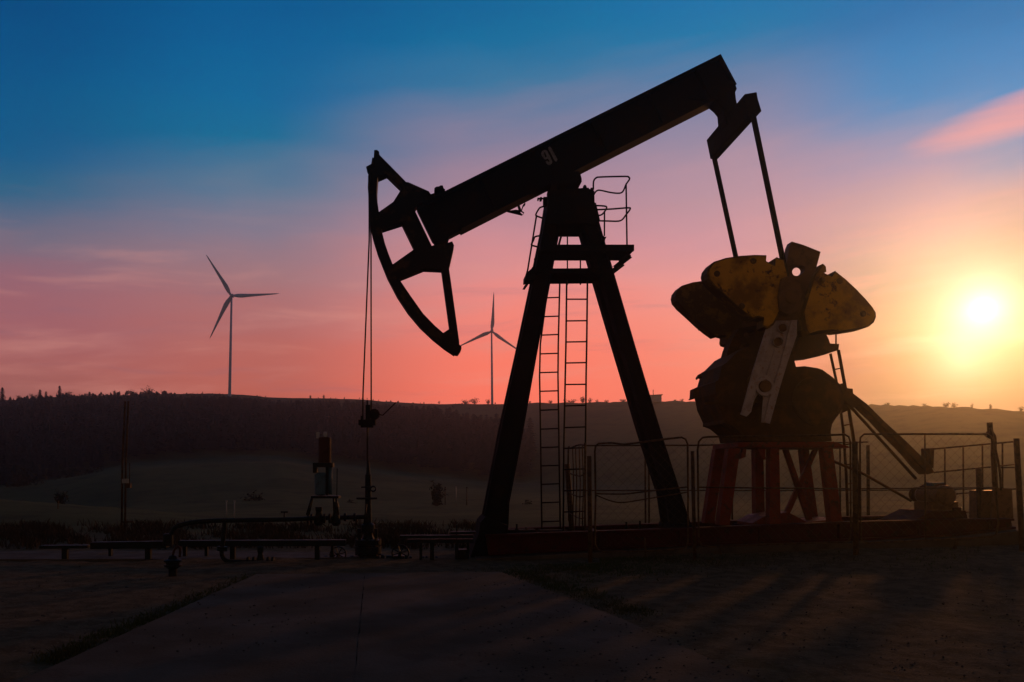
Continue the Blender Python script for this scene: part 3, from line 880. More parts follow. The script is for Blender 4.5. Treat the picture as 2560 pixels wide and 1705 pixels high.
b.prism([(1955, 1124), (1972, 1124), (2032, 1300), (2014, 1300)], 14.9, 15.0); b.prism([(2030, 1124), (2046, 1124), (1968, 1300), (1950, 1300)], 15.0, 15.08)
b.prism([(1842, 1302), (1870, 1286), (1880, 1284), (1952, 1270), (2000, 1296), (2050, 1290), (2110, 1300), (2110, 1316), (1842, 1316)], 14.55, 15.3)
b.build("gearbox_stand", M_red, pump)
# small rear platform with its ladder
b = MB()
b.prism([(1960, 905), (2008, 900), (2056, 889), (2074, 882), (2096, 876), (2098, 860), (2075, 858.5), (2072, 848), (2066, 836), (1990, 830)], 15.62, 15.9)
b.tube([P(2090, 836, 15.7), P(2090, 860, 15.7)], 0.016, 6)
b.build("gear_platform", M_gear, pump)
b = MB()
L1 = [(2076, 884), (2091, 953), (2108, 1072), (2116, 1192), (2120, 1305)]
L2 = [(2096, 875), (2113, 968), (2130, 1072), (2146, 1178), (2150, 1305)]
b.tube([P(x, y, 15.75) for x, y in L1], 0.028, 6); b.tube([P(x, y, 15.75) for x, y in L2], 0.034, 6)
for y in (922, 966, 1015, 1062, 1110, 1160, 1208, 1256):
    b.tube([P(interp(y + 2, [(q[1], q[0]) for q in L1]), y + 2, 15.75), P(interp(y - 2, [(q[1], q[0]) for q in L2]), y - 2, 15.75)], 0.012, 6)
b.build("gear_ladder", M_gear, pump)

# belt guard, motor, brake lever, control box
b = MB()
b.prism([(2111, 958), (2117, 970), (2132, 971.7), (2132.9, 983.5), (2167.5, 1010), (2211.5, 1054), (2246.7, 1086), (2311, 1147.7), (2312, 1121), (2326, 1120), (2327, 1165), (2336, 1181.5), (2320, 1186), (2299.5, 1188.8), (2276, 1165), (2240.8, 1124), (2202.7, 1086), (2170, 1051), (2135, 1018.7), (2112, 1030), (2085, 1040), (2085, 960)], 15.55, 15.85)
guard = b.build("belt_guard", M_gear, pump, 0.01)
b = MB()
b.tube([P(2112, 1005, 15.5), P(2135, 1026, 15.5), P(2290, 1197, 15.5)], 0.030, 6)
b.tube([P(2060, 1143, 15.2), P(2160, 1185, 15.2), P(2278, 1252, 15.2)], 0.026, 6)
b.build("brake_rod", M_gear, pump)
YMo = 14.7
b = MB()
c = P(2364, 1239, YMo)
R = 26 * YMo / F
b.lathe(c, [(0.03, -0.06), (R * 0.78, -0.055), (R * 0.98, -0.02), (R, 0.02), (R, 0.60), (R * 0.85, 0.68), (0.05, 0.70)], 28, 'Y')
for k in range(-5, 6):
    t = math.radians(90 + k * 13)
    b.box(c + Vector((R * 1.03 * math.cos(t), 0.32, R * 1.03 * math.sin(t))), (0.012, 0.5, 0.04), Matrix.Rotation(-(t - math.pi / 2), 3, 'Y'))
b.bbox(c.x - 0.24, c.x + 0.26, YMo + 0.05, YMo + 0.55, c.z - R - 0.10, c.z - R * 0.6)
motor = b.build("electric_motor", M_motor, pump)
b = MB(); b.bbox(c.x - 0.14, c.x + 0.1, YMo + 0.18, YMo + 0.42, c.z + R * 0.9, c.z + R + 0.05); b.build("terminal_box", M_grey, motor, 0.01)
b = MB(); b.tube([c + Vector((0, 0.66, 0)), c + Vector((0, 0.9, 0))], 0.03, 8)
b.lathe(c + Vector((0, 0.80, 0)), [(0.13, 0), (0.14, 0.02), (0.12, 0.06), (0.14, 0.10), (0.13, 0.12)], 20, 'Y'); b.build("pulley", M_gear, motor)
b = MB()
b.prism([(2250, 1272), (2412, 1268), (2420, 1300), (2230, 1304)], 14.5, 15.5)
b.prism([(2380, 1269), (2404, 1268), (2403, 1277), (2381, 1278)], 14.45, 14.49)
b.build("motor_mount", M_skid, pump)

# skid frame: two long girders, cross members, foot of the post
b = MB()
top = [(1186, 1338), (1300, 1334), (1700, 1321), (2110, 1305), (2400, 1298), (2536, 1297)]
bot = [(2540, 1322), (2400, 1340), (2130, 1352), (1760, 1363), (1480, 1376), (1240, 1388)]
pol = [(1214, 1337)] + top[1:] + bot[:-1] + [(1222, 1388)]
f_ = fit(pol, 14.2, 15.8)
fn = [Vector((WX(x, 14.2), WZ(y, 14.2))) for x, y in pol]
for ya in (14.2, 15.55):
    b.xz(fn, ya + 0.09, ya + 0.13)
    nt = len(top)
    for seg in (fn[:nt], fn[nt:]):
        for p, q in zip(seg, seg[1:]):
            up = -0.035 if seg is fn[:nt] or seg[0] == fn[0] else 0.035
            b.xz([p, q, q + Vector((0, up)), p + Vector((0, up))], ya, ya + 0.22)
for px in (1300, 1500, 1700, 1900, 2100, 2300, 2480):
    zt = WZ(interp(px, top), 14.2); x0 = WX(px, 14.2)
    b.bbox(x0, x0 + 0.12, 14.425, 15.545, zt - 0.24, zt - 0.04)
    b.bbox(x0, x0 + 0.02, 14.21, 14.288, zt - 0.30, zt - 0.04)
skid = b.build("skid_frame", M_skid, pump)
b = MB()
b.prism([(1204, 1284), (1192, 1297), (1188, 1325), (1180, 1342), (1168, 1380), (1176, 1396), (1220, 1396), (1232, 1340), (1262, 1336), (1272, 1310)], 14.35, 15.5)
b.build("post_foot", M_black, pump)
b = MB()
b.prism([(1650, 1300), (1728, 1306), (1742, 1320), (1640, 1324)], 14.5, 15.5)
b.build("post_foot", M_black, pump)
for px, py in ((1292, 1318), (1316, 1326), (1600, 1310), (1566, 1313)):
    b = MB(); b.cyl(P(px, py - 8, 14.6), P(px, py + 14, 14.6), 0.018, 6); b.lathe(P(px, py + 6, 14.6), [(0.034, -0.015), (0.034, 0.015)], 6); b.build("anchor_bolt", M_black, skid)
b = MB(); b.pbox(1270, 1325, 1340, 1336, 14.5, 0.4); b.build("cleat", M_black, skid)
b = MB(); b.pbox(1350, 1326, 1420, 1334, 14.7, 0.3); b.build("cleat", M_black, skid)

# ------------------------------------------------------------------ concrete pad below the skid
mb = MB()
pp = [(1190, 1402), (1500, 1396), (1800, 1382), (2140, 1374), (2400, 1364), (2600, 1352)]
pv_ = []
for x, y in pp: pv_.append((WX(x, 13.95), WZ(y, 13.95)))
n = len(pv_)
tops = []
for (x, y), (X, Z) in zip(pp, pv_):
    zt = WZ(interp(x, sorted(bot + [(1190, 1391), (2600, 1316)])), 14.25) - 0.012
    tops.append((X, zt))
outer = tops + [(X, Z - 0.25) for X, Z in reversed(pv_)]
mb.xz([Vector(p) for p in outer], 13.95, 16.1)
struct(mb.build("concrete_pad", M_pad))

# ------------------------------------------------------------------ control cabinet by the motor
cab = thing("control_cabinet", "dark steel control cabinet with open door beside the motor on the skid", "cabinet", P(2470, 1300, 15.9))
b = MB(); b.pbox(2452, 1226, 2500, 1298, 15.9, 0.35); body = b.build("body", M_motor, cab, 0.008)
b = MB(); b.prism([(2482, 1218), (2530, 1222), (2534, 1300), (2474, 1302)], 15.7, 15.74); b.build("door", M_motor, cab)
b = MB(); b.tube([P(2446, 1170, 15.95), P(2450, 1298, 15.95)], 0.05, 8); b.build("support_post", M_fence, cab)
cnd = MB()
cnd.tube(smooth_path([P(2474, 1056, 15.8), P(2476, 1080, 15.8), P(2484, 1095, 15.8), P(2484, 1140, 15.8), P(2486, 1180, 15.8), P(2488, 1228, 15.8)]), 0.05, 8)
cnd.tube(smooth_path([P(2476, 1070, 15.7), P(2490, 1130, 15.7), P(2500, 1180, 15.7), P(2502, 1226, 15.7)]), 0.022, 8)
cnd.tube([P(2468, 1084, 15.8), P(2480, 1090, 15.8)], 0.07, 8)
tag(cnd.build("cable_riser", M_fence), "bent upright cable riser pipe standing on the control cabinet", "pipe")

# ------------------------------------------------------------------ fences
def rect_frame(bb, path, d, r=0.016, closed=True):
    bb.tube([P(x, y, d) for x, y in path], r, 6, closed=closed)
def chain(bb, x0, x1, y0, y1, d, step=0.15, r=0.0016):
    X0, X1 = WX(x0, d), WX(x1, d); Z0, Z1 = WZ(y1, d), WZ(y0, d)
    w_, h_ = X1 - X0, Z1 - Z0
    k = -h_
    while k < w_:
        for s_ in (0, 1):
            a = (max(k, 0), max(-k, 0)); e = min(w_ - k, h_)
            q0 = (max(k, 0), max(0, -k)); q1 = (k + e, e)
            if q1[0] > q0[0] + 0.02:
                xs = [(X0 + q0[0], Z0 + q0[1]), (X0 + q1[0], Z0 + q1[1])] if s_ == 0 else [(X1 - q0[0], Z0 + q0[1]), (X1 - q1[0], Z0 + q1[1])]
                bb.tube([Vector((xs[0][0], d, xs[0][1])), Vector((xs[1][0], d + 0.004 * s_, xs[1][1]))], r, 3, caps=False)
        k += step
DF = 13.15
ff = thing("mesh_fence", "rusty tube and wire mesh fence along the front of the pumpjack cranks", "fence", P(1476, 1404, DF))
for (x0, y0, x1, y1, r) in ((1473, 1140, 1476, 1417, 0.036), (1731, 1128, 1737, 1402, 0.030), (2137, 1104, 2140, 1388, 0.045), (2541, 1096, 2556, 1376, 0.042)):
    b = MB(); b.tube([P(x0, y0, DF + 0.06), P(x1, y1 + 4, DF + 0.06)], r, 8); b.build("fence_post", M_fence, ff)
panels = [
 ([(1487, 1130), (1489, 1115), (1496, 1109), (1530, 1107), (1560, 1111), (1600, 1106), (1660, 1098), (1704, 1093), (1714, 1098), (1719, 1110), (1720, 1222), (1720, 1355), (1716, 1367), (1706, 1372), (1610, 1378), (1508, 1379), (1494, 1374), (1487, 1360), (1489, 1240)], (1490, 1718, 1112, 1372)),
 ([(1744, 1125), (1747, 1104), (1756, 1094), (1770, 1092), (1880, 1091), (2060, 1088), (2112, 1086), (2122, 1092), (2126, 1105), (2127, 1340), (2122, 1352), (2112, 1355), (1930, 1361), (1772, 1367), (1756, 1364), (1747, 1352)], (1746, 2124, 1096, 1350)),
 ([(2150, 1110), (2151, 1094), (2160, 1085), (2300, 1085), (2468, 1085), (2478, 1092), (2483, 1110), (2496, 1310), (2490, 1336), (2480, 1342), (2320, 1350), (2164, 1357), (2152, 1348)], (2152, 2484, 1088, 1340)),
]
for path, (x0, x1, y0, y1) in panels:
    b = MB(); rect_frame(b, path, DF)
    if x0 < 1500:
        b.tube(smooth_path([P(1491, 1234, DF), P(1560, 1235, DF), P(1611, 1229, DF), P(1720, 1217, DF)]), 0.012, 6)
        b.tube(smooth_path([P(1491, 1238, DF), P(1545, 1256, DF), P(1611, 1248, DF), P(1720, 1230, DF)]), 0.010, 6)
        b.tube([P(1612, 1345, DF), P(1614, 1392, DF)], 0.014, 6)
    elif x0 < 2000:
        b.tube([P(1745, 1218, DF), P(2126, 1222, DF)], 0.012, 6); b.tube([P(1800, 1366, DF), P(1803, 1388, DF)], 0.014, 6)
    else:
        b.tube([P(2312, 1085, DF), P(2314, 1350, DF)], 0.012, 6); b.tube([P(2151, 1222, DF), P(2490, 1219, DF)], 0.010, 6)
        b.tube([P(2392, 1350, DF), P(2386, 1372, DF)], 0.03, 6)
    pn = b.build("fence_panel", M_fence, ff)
    b = MB(); chain(b, x0, x1, y0, y1, DF + 0.02); b.build("wire_mesh", M_wire, pn)
# return panel running back from the first post towards the post legs
sx = WX(1473, DF)
sf = thing("tube_fence", "bent end panel of tube and wire fence running back beside the pumpjack ladder", "fence", (sx, 14.1, 0.35))
b = MB()
def S(y, z, dx_=0.0): return Vector((sx + dx_, y, z))
b.tube(smooth_path([S(13.5, 0.55), S(13.5, 1.85), S(13.6, 1.94), S(14.2, 1.97, 0.02), S(14.9, 1.93), S(15.05, 1.85, -.02), S(15.1, 0.6)]), 0.016, 6)
for yy in (13.75, 14.05, 14.4, 14.7): b.tube([S(yy, 0.55), S(yy + 0.05, 1.3, 0.03), S(yy, 1.94)], 0.010, 6)
for zz in (0.75, 1.12, 1.48): b.tube(smooth_path([S(13.5, zz), S(14.2, zz - 0.05, 0.03), S(15.1, zz)]), 0.011, 6)
b.build("fence_panel", M_fence, sf)
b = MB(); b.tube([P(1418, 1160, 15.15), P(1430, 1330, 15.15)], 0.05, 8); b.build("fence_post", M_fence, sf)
# back fence
bf = thing("rail_fence", "thin tube rail fence behind the gearbox and the motor", "fence", (WX(1800, 17.6), 17.6, 0.2))
DB = 17.6
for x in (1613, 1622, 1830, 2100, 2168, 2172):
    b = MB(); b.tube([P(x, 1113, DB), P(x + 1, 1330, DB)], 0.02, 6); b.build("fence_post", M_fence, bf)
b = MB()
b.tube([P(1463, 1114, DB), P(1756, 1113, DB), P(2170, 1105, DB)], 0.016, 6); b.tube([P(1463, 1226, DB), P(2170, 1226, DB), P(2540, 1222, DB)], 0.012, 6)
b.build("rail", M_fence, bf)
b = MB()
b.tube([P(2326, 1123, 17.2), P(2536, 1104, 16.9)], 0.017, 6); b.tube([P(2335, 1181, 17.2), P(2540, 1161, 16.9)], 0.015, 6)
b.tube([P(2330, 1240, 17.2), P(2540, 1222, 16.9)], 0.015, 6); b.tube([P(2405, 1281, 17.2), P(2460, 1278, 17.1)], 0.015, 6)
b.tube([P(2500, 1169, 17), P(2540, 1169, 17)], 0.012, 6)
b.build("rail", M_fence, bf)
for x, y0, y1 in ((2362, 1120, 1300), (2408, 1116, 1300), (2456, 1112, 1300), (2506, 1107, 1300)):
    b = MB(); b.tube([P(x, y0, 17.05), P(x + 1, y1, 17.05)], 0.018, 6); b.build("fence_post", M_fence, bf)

# ------------------------------------------------------------------ wellhead
DW = 14.2
wx = WX(918, DW)
well = thing("wellhead", "dark stacked wellhead on the ground below the horsehead ropes with valves either side", "wellhead", (wx, DW + 0.2, 0))
wc = Vector((wx, DW + 0.2, 0))
k_ = DW / F
def hz(py): return WZ(py, DW + 0.2)
def wl(prof, n=20):
    bb = MB(); bb.lathe(wc, [(r * (DW + .2) / F, hz(y)) for r, y in prof], n); return bb
b = wl([(40, 1418), (38, 1408), (30, 1396), (27, 1384), (33, 1383), (33, 1366), (29, 1365), (29, 1362), (33, 1361), (33, 1349), (16, 1347), (12, 1338), (11, 1330)], 22)
for k in range(8):
    t = 2 * math.pi * k / 8
    b.cyl(wc + Vector((0.21 * math.cos(t), 0.21 * math.sin(t), hz(1388))), wc + Vector((0.21 * math.cos(t), 0.21 * math.sin(t), hz(1345))), 0.016, 6)
b.build("casing_head", M_well, well)
b = wl([(12, 1332), (17, 1329), (17, 1312), (9, 1306), (8, 1264), (7.6, 1262)]); b.build("bonnet", M_well, well)
b = wl([(7.4, 1264), (7.8, 1250), (7.8, 1188), (5, 1184), (3.4, 1160), (2.4, 1152)]); b.build("stuffing_box", M_well, well)
b = MB()
b.tube([P(891, 1246, DW + .1), P(943, 1246, DW + .1)], 0.018, 6); b.tube([P(903, 1218, DW + .1), P(934, 1217, DW + .1)], 0.012, 6)
b.tube([P(933, 1222, DW + .1) + Vector((0.045 * math.cos(t * math.pi / 5), 0, 0.045 * math.sin(t * math.pi / 5))) for t in range(10)], 0.014, 6, closed=True)
b.tube([P(916, 1260, DW), P(910, 1310, DW)], 0.014, 6)
b.pbox(893, 1322, 902, 1352, DW + .1, .05); b.pbox(936, 1322, 944, 1352, DW + .1, .05)
b.build("clamp_handle", M_well, well)
def handwheel(bb, c, r, tilt, spokes=4):
    rot = Matrix.Rotation(tilt, 3, 'X')
    bb.tube([c + rot @ Vector((r * math.cos(t * math.pi / 10), r * math.sin(t * math.pi / 10), 0)) for t in range(20)], r * 0.09, 6, closed=True)
    for s_ in range(spokes):
        t = math.pi * s_ / spokes + 0.3
        v = rot @ Vector((r * math.cos(t), r * math.sin(t), 0))
        bb.tube([c - v, c + v], r * 0.06, 5)
    n_ = rot @ Vector((0, 0, 1))
    bb.tube([c - n_ * 0.14, c + n_ * 0.04], r * 0.10, 6)
    bb.lathe(c, [(r * .2, -0.015), (r * .2, 0.02)], 8)
def flange_pipe(bb, pts, r, flanges, rf):
    bb.tube(pts, r, 12)
    for a, b_ in flanges: bb.cyl(a, b_, rf, 14)
# gate valves left and right on the casing outlets
b = MB()
b.tube([P(940, 1404, DW + .2), P(1098, 1400, DW + .2)], 0.045, 10)
for x0, x1, hh_ in ((953, 962, 14), (966, 984, 12), (1012, 1018, 12), (1024, 1030, 10), (1056, 1061, 10), (1064, 1070, 11), (1088, 1094, 10)):
    b.cyl(P(x0, 1400, DW + .2), P(x1, 1400, DW + .2), hh_ * k_, 12)
b.pbox(985, 1390, 1010, 1410, DW + .08, .24)
b.tube([P(998, 1392, DW + .2), P(1001, 1383, DW + .14)], 0.03, 8)
val = b.build("outlet_valve", M_well, well)
b = MB(); handwheel(b, P(1001, 1382, DW + .1), 21 * k_, math.radians(65)); b.build("handwheel", M_well, val)
b = MB()
b.tube([P(896, 1404, DW + .2), P(820, 1404, DW + .2), P(732, 1404, DW + .2)], 0.05, 10)
for x0, x1, hh_ in ((884, 876, 14), (870, 858, 12), (838, 832, 14), (820, 812, 14), (800, 792, 12), (766, 732, 12)):
    b.cyl(P(x0, 1402, DW + .2), P(x1, 1402, DW + .2), hh_ * k_, 12)
b.pbox(836, 1392, 858, 1412, DW + .06, .28); b.tube([P(848, 1394, DW + .2), P(845, 1386, DW + .14)], 0.03, 8)
val2 = b.build("outlet_valve", M_well, well)
b = MB(); handwheel(b, P(845, 1386, DW + .1), 20 * k_, math.radians(68)); b.build("handwheel", M_well, val2)
b = MB()
flange_pipe(b, [P(912, 1292, DW + .2), P(850, 1294, DW + .2)], 0.04, [(P(866, 1293, DW + .2), P(860, 1293, DW + .2)), (P(890, 1293, DW + .2), P(884, 1293, DW + .2))], 0.075)
b.tube([P(891, 1296, DW + .2), P(891, 1312, DW + .2)], 0.018, 6)
b.build("outlet_pipe", M_well, well)

# ------------------------------------------------------------------ flow line with its bends
DP = 13.6
fl = thing("flow_pipe", "dark bent flow pipe running left from the wellhead to a drop leg with flanges", "pipe", (WX(560, DP), DP, 0))
b = MB()
rp = 5.8 * DP / F
main = [P(418, 1352, DP), P(424, 1346, DP), P(427, 1337, DP), P(434, 1323, DP), P(446, 1314.5, DP), P(466, 1309, DP), P(494, 1304.5, DP), P(549, 1301.5, DP), P(620, 1300.5, DP), P(735, 1298, DP + .25), P(775, 1296, DP + .5), P(860, 1294, DP + .8)]
b.tube(smooth_path(main), rp, 12)
b.lathe(P(420, 1346, DP), [(0.07, -0.12), (0.085, -0.1), (0.085, 0.06), (0.06, 0.08)], 14)
b.build("bent_pipe", M_pipe, fl)
b = MB()
b.tube(smooth_path([P(562, 1303, DP), P(560, 1330, DP), P(556, 1362, DP), P(554, 1381, DP), P(558, 1394, DP), P(567, 1402, DP), P(585, 1405, DP), P(700, 1405, DP + .2), P(740, 1404, DP + .5)]), rp * 0.95, 12)
b.cyl(P(556, 1366, DP), P(555.6, 1371, DP), 0.085, 14); b.cyl(P(555.4, 1372.5, DP), P(555, 1377, DP), 0.085, 14)
for x in (618, 632, 668, 680): b.cyl(P(x, 1404, DP + .08), P(x + 5, 1404, DP + .08), 0.085, 12)
b.build("drop_pipe", M_pipe, fl)
b = MB(); b.lathe(P(651, 1404, DP + .1), [(0.055, -0.07), (0.06, 0.05), (0.04, 0.14), (0.05, 0.16), (0.05, 0.24), (0.02, 0.26)], 14); b.build("plug_valve", M_pipe, fl)
b = MB(); b.tube([P(710, 1302, DP + .2), P(711, 1282, DP + .2)], 0.012, 6); b.tube([P(702, 1280, DP + .2), P(720, 1280, DP + .2)], 0.014, 6); b.build("valve_key", M_pipe, fl)
for x0, x1 in ((770, 800), (806, 812)):
    pass
b = MB()
for x in (768, 777, 800, 809, 822): b.cyl(P(x, 1296, DP + .6), P(x + 5, 1296, DP + .6), 13 * DP / F, 14)
b.lathe(P(797, 1296, DP + .6), [(0.06, -0.12), (0.09, -0.06), (0.06, 0.06), (0.05, 0.12), (0.06, 0.14), (0.06, 0.20)], 14)
b.lathe(P(840, 1300, DP + .6), [(0.05, -0.10), (0.09, -0.05), (0.06, 0.06), (0.04, 0.2), (0.06, 0.22), (0.03, 0.32)], 14)
b.build("gate_valve", M_pipe, fl)

# brown capped unit on its stand
DU = 13.9
un = thing("capped_unit", "upright unit with brown cylinder cap and grey body on a steel stand", "oil unit", (WX(811, DU), DU, WZ(1286, DU)))
b = MB(); b.lathe(P(812, 1125, DU + .12), [(17 * DU / F, WZ(1157, DU) - WZ(1125, DU)), (16 * DU / F, WZ(1155, DU) - WZ(1125, DU)), (16 * DU / F, WZ(1096, DU) - WZ(1125, DU)), (14 * DU / F, WZ(1093, DU) - WZ(1125, DU))], 20); cap = b.build("cap_cylinder", M_cap, un)
b = MB(); b.lathe(P(794.5, 1088, DU + .1), [(0.025, -0.055), (0.033, -0.04), (0.026, -0.03), (0.034, -0.01), (0.027, 0.0), (0.033, 0.02), (0.033, 0.055)], 12); b.build("insulator", M_porc, un)
b = MB(); b.lathe(P(813, 1086, DU + .1), [(0.02, -0.05), (0.034, -0.02), (0.034, 0.03), (0.02, 0.045)], 12); b.build("insulator", M_porc, un)
b = MB(); b.lathe(P(802, 1210, DU + .12), [(0.05, WZ(1239, DU) - WZ(1210, DU)), (0.105, WZ(1236, DU) - WZ(1210, DU)), (0.108, WZ(1186, DU) - WZ(1210, DU)), (0.06, WZ(1181, DU) - WZ(1210, DU))], 18)
b.build("cylinder_body", M_grey, un)
b = MB(); b.tube([P(826, 1164, DU + .1), P(825, 1236, DU + .1)], 0.034, 10); b.build("grey_pipe", M_grey, un)
b = MB(); b.pbox(782, 1157, 832, 1168, DU, .24); b.pbox(782, 1168, 792, 1182, DU + .03, .12); b.pbox(814, 1168, 820, 1238, DU + .06, .1)
b.tube([P(843, 1171, DU + .1), P(842, 1240, DU + .1)], 0.008, 5)
b.build("bracket", M_well, un)
b = MB(); b.pbox(777, 1240, 846, 1246, DU - .05, .35)
for x0, x1, yy in ((779, 767, DU - .02), (840, 846, DU - .02), (781, 772, DU + .26), (834, 836, DU + .26)):
    b.tube([P(x0, 1246, yy), P(x1, 1287, yy)], 0.018, 6)
b.build("stand", M_well, un)
# rusty little standpipe beside
gv = thing("ground_valve", "short stubby gate valve standing alone on the dirt in front of the pipe bend", "valve", gp(430, 1438) + (0,))
dv = gp(430, 1438)[1]
b = MB()
c = P(432, 1438, dv)
b.lathe(c, [(0.06, -0.03), (0.062, 0.09), (0.085, 0.11), (0.125, 0.13), (0.125, 0.155), (0.10, 0.16), (0.10, 0.19), (0.125, 0.195), (0.125, 0.22), (0.07, 0.24), (0.05, 0.28), (0.03, 0.29)], 18)
b.build("body", M_well, gv)
b = MB(); b.tube(smooth_path([c + Vector((0, 0, 0.28)), c + Vector((0.02, 0, 0.36)), c + Vector((0.07, 0, 0.42)), c + Vector((0.10, 0.02, 0.38)), c + Vector((0.09, 0.03, 0.26))]), 0.018, 8); b.build("hose", M_cap, gv)

# ------------------------------------------------------------------ steel benches
def bench(name, label, beams, legs, d):
    t = thing(name, label, "trestle", (WX(beams[0][0], d), d + 0.2, 0))
    for x0, y0, x1, y1, h0 in beams:
        b = MB()
        b.prism([(x0, y0), (x1, y1), (x1, y1 + h0), (x0, y0 + h0)], d, d + 0.18)
        b.build("beam", M_pipe, t, 0.006)
    for x, wd, y0, y1, dd in legs:
        b = MB(); D_ = d + dd
        b.bbox(WX(x - wd / 2, D_), WX(x + wd / 2, D_), D_ + 0.02, D_ + 0.10, min(0.0, WZ(y1, D_)) - 0.03 if dd else WZ(y1, D_) - 0.02, WZ(y0, D_))
        b.build("leg", M_pipe, t)
    return t
bench("steel_trestle", "long low trestle of dark square beams behind the bent flow pipe", [(98, 1362, 226, 1361, 10), (225, 1354, 424, 1351, 19), (445, 1350, 866, 1348, 17)],
      [(159, 13, 1371, 1405, 0), (273, 7, 1371, 1388, .5), (368, 14, 1371, 1412, 0), (460, 8, 1366, 1388, .5), (514, 7, 1366, 1388, .5), (580, 12, 1366, 1408, 0), (792, 12, 1364, 1396, 0), (830, 7, 1364, 1394, .3)], 13.9)
bench("steel_trestle", "short dark trestle of stepped beams at the foot of the left pumpjack leg", [(999, 1337, 1184, 1336, 9), (1018, 1347, 1184, 1346, 11), (1126, 1328, 1190, 1327, 8)],
      [(1052, 7, 1357, 1390, .1), (1080, 10, 1357, 1398, 0), (1142, 8, 1357, 1402, 0), (1170, 6, 1357, 1396, .1), (1142, 3, 1311, 1330, .05)], 13.9)
dr = tag(MB().lathe((WX(1157, 13.9), 14.05, 0.0), [(0.10, 0), (0.105, 0.01), (0.105, 0.07), (0.1, 0.075), (0.105, 0.08), (0.105, 0.17), (0.09, 0.18)], 16).build("small_drum", M_well), "small dark drum on the ground beside the left pumpjack foot", "drum")

# double post with a tag
DM = 19.6
mp = thing("twin_post", "tall rusty twin rail post carrying a small white tag", "post", (WX(310, DM), DM, 0))
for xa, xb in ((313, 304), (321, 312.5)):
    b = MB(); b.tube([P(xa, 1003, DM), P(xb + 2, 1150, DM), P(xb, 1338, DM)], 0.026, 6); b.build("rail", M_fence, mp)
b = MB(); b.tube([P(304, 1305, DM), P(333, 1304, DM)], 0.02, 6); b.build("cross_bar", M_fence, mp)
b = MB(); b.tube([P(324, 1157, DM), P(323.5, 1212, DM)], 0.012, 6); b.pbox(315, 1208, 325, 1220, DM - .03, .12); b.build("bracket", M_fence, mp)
b = MB(); b.pbox(304.5, 1197, 320.5, 1208, DM - .06, .02); b.build("tag_plate", M_tag, mp)

# ------------------------------------------------------------------ wind turbines
def turbine(label, base, hub, Rb, angles, d, by, tw):
    k = d / F
    bz = ground_z(WX(base, d), d)
    t = thing("wind_turbine", label, "wind turbine", (WX(base, d), d, bz), "wind turbines on the ridge")
    hp = P(hub[0], hub[1], d)
    top = Vector((hp.x, d, hp.z))
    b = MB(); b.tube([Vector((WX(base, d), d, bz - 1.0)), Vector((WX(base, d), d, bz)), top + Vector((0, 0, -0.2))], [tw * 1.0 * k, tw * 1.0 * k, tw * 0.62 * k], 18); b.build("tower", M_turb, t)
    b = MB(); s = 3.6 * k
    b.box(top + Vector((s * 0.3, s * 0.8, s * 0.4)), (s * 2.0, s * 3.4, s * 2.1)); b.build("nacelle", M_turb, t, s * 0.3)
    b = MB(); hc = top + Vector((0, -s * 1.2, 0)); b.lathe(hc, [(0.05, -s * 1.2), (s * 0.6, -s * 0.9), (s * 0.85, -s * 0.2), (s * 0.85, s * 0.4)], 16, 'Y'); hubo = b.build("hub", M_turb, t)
    for a in angles:
        ra = math.radians(a)
        u = Vector((math.cos(ra), 0, math.sin(ra))); v = Vector((-math.sin(ra), 0, math.cos(ra)))
        L = Rb * k
        prof = [(0.02, .026, .026), (0.06, .028, .028), (0.13, .040, .050), (0.22, .036, .060), (0.35, .026, .050), (0.55, .019, .036), (0.75, .014, .024), (0.92, .009, .014), (1.0, .002, .004)]
        vs = []; fs = []; n_ = 10
        for r_, lead, trail in prof:
            tw_ = math.radians(18 * (1 - r_) + 4)
            for q in range(n_):
                t_ = 2 * math.pi * q / n_
                cx_ = (lead if math.cos(t_) > 0 else trail) * math.cos(t_) * L
                cy_ = 0.014 * (1.15 - r_) * math.sin(t_) * L
                vs.append(hc + u * (r_ * L) + v * (cx_ * math.cos(tw_)) + Vector((0, cx_ * math.sin(tw_) + cy_, 0)))
        for i in range(len(prof) - 1):
            for q in range(n_):
                fs.append([i * n_ + q, i * n_ + (q + 1) % n_, (i + 1) * n_ + (q + 1) % n_, (i + 1) * n_ + q])
        fs.append([(len(prof) - 1) * n_ + q for q in range(n_)])
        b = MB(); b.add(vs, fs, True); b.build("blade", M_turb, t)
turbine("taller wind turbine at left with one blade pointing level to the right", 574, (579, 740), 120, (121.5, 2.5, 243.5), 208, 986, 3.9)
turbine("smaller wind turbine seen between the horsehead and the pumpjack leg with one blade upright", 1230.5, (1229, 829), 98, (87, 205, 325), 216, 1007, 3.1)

# ------------------------------------------------------------------ shed on the skyline
ds = 186
sz = ground_z(WX(1640, ds), ds)
sh = thing("shed", "tiny pale flat-roofed shed on the skyline right of the pumpjack leg", "shed", (WX(1640, ds), ds, sz))
b = MB(); b.pbox(1614, 989.5, 1654, 1004, ds, 4.0); b.build("wall", M_shed, sh)
b = MB(); x0, x1 = WX(1612, ds), WX(1656, ds); z0 = WZ(989.5, ds)
b.add([(x0, ds - .3, z0 - .1), (x1, ds - .3, z0 + .12), (x1, ds + 4.3, z0 + .12), (x0, ds + 4.3, z0 - .1), (x0, ds - .3, z0 + .12), (x1, ds - .3, z0 + .34), (x1, ds + 4.3, z0 + .34), (x0, ds + 4.3, z0 + .12)], [[0, 1, 2, 3], [4, 7, 6, 5], [0, 4, 5, 1], [1, 5, 6, 2], [2, 6, 7, 3], [3, 7, 4, 0]]); b.build("roof", M_roof, sh)
b = MB(); b.tube([P(1633, 990, ds + 1), P(1633, 974, ds + 1)], 0.07, 5); b.build("aerial", M_rail, sh)

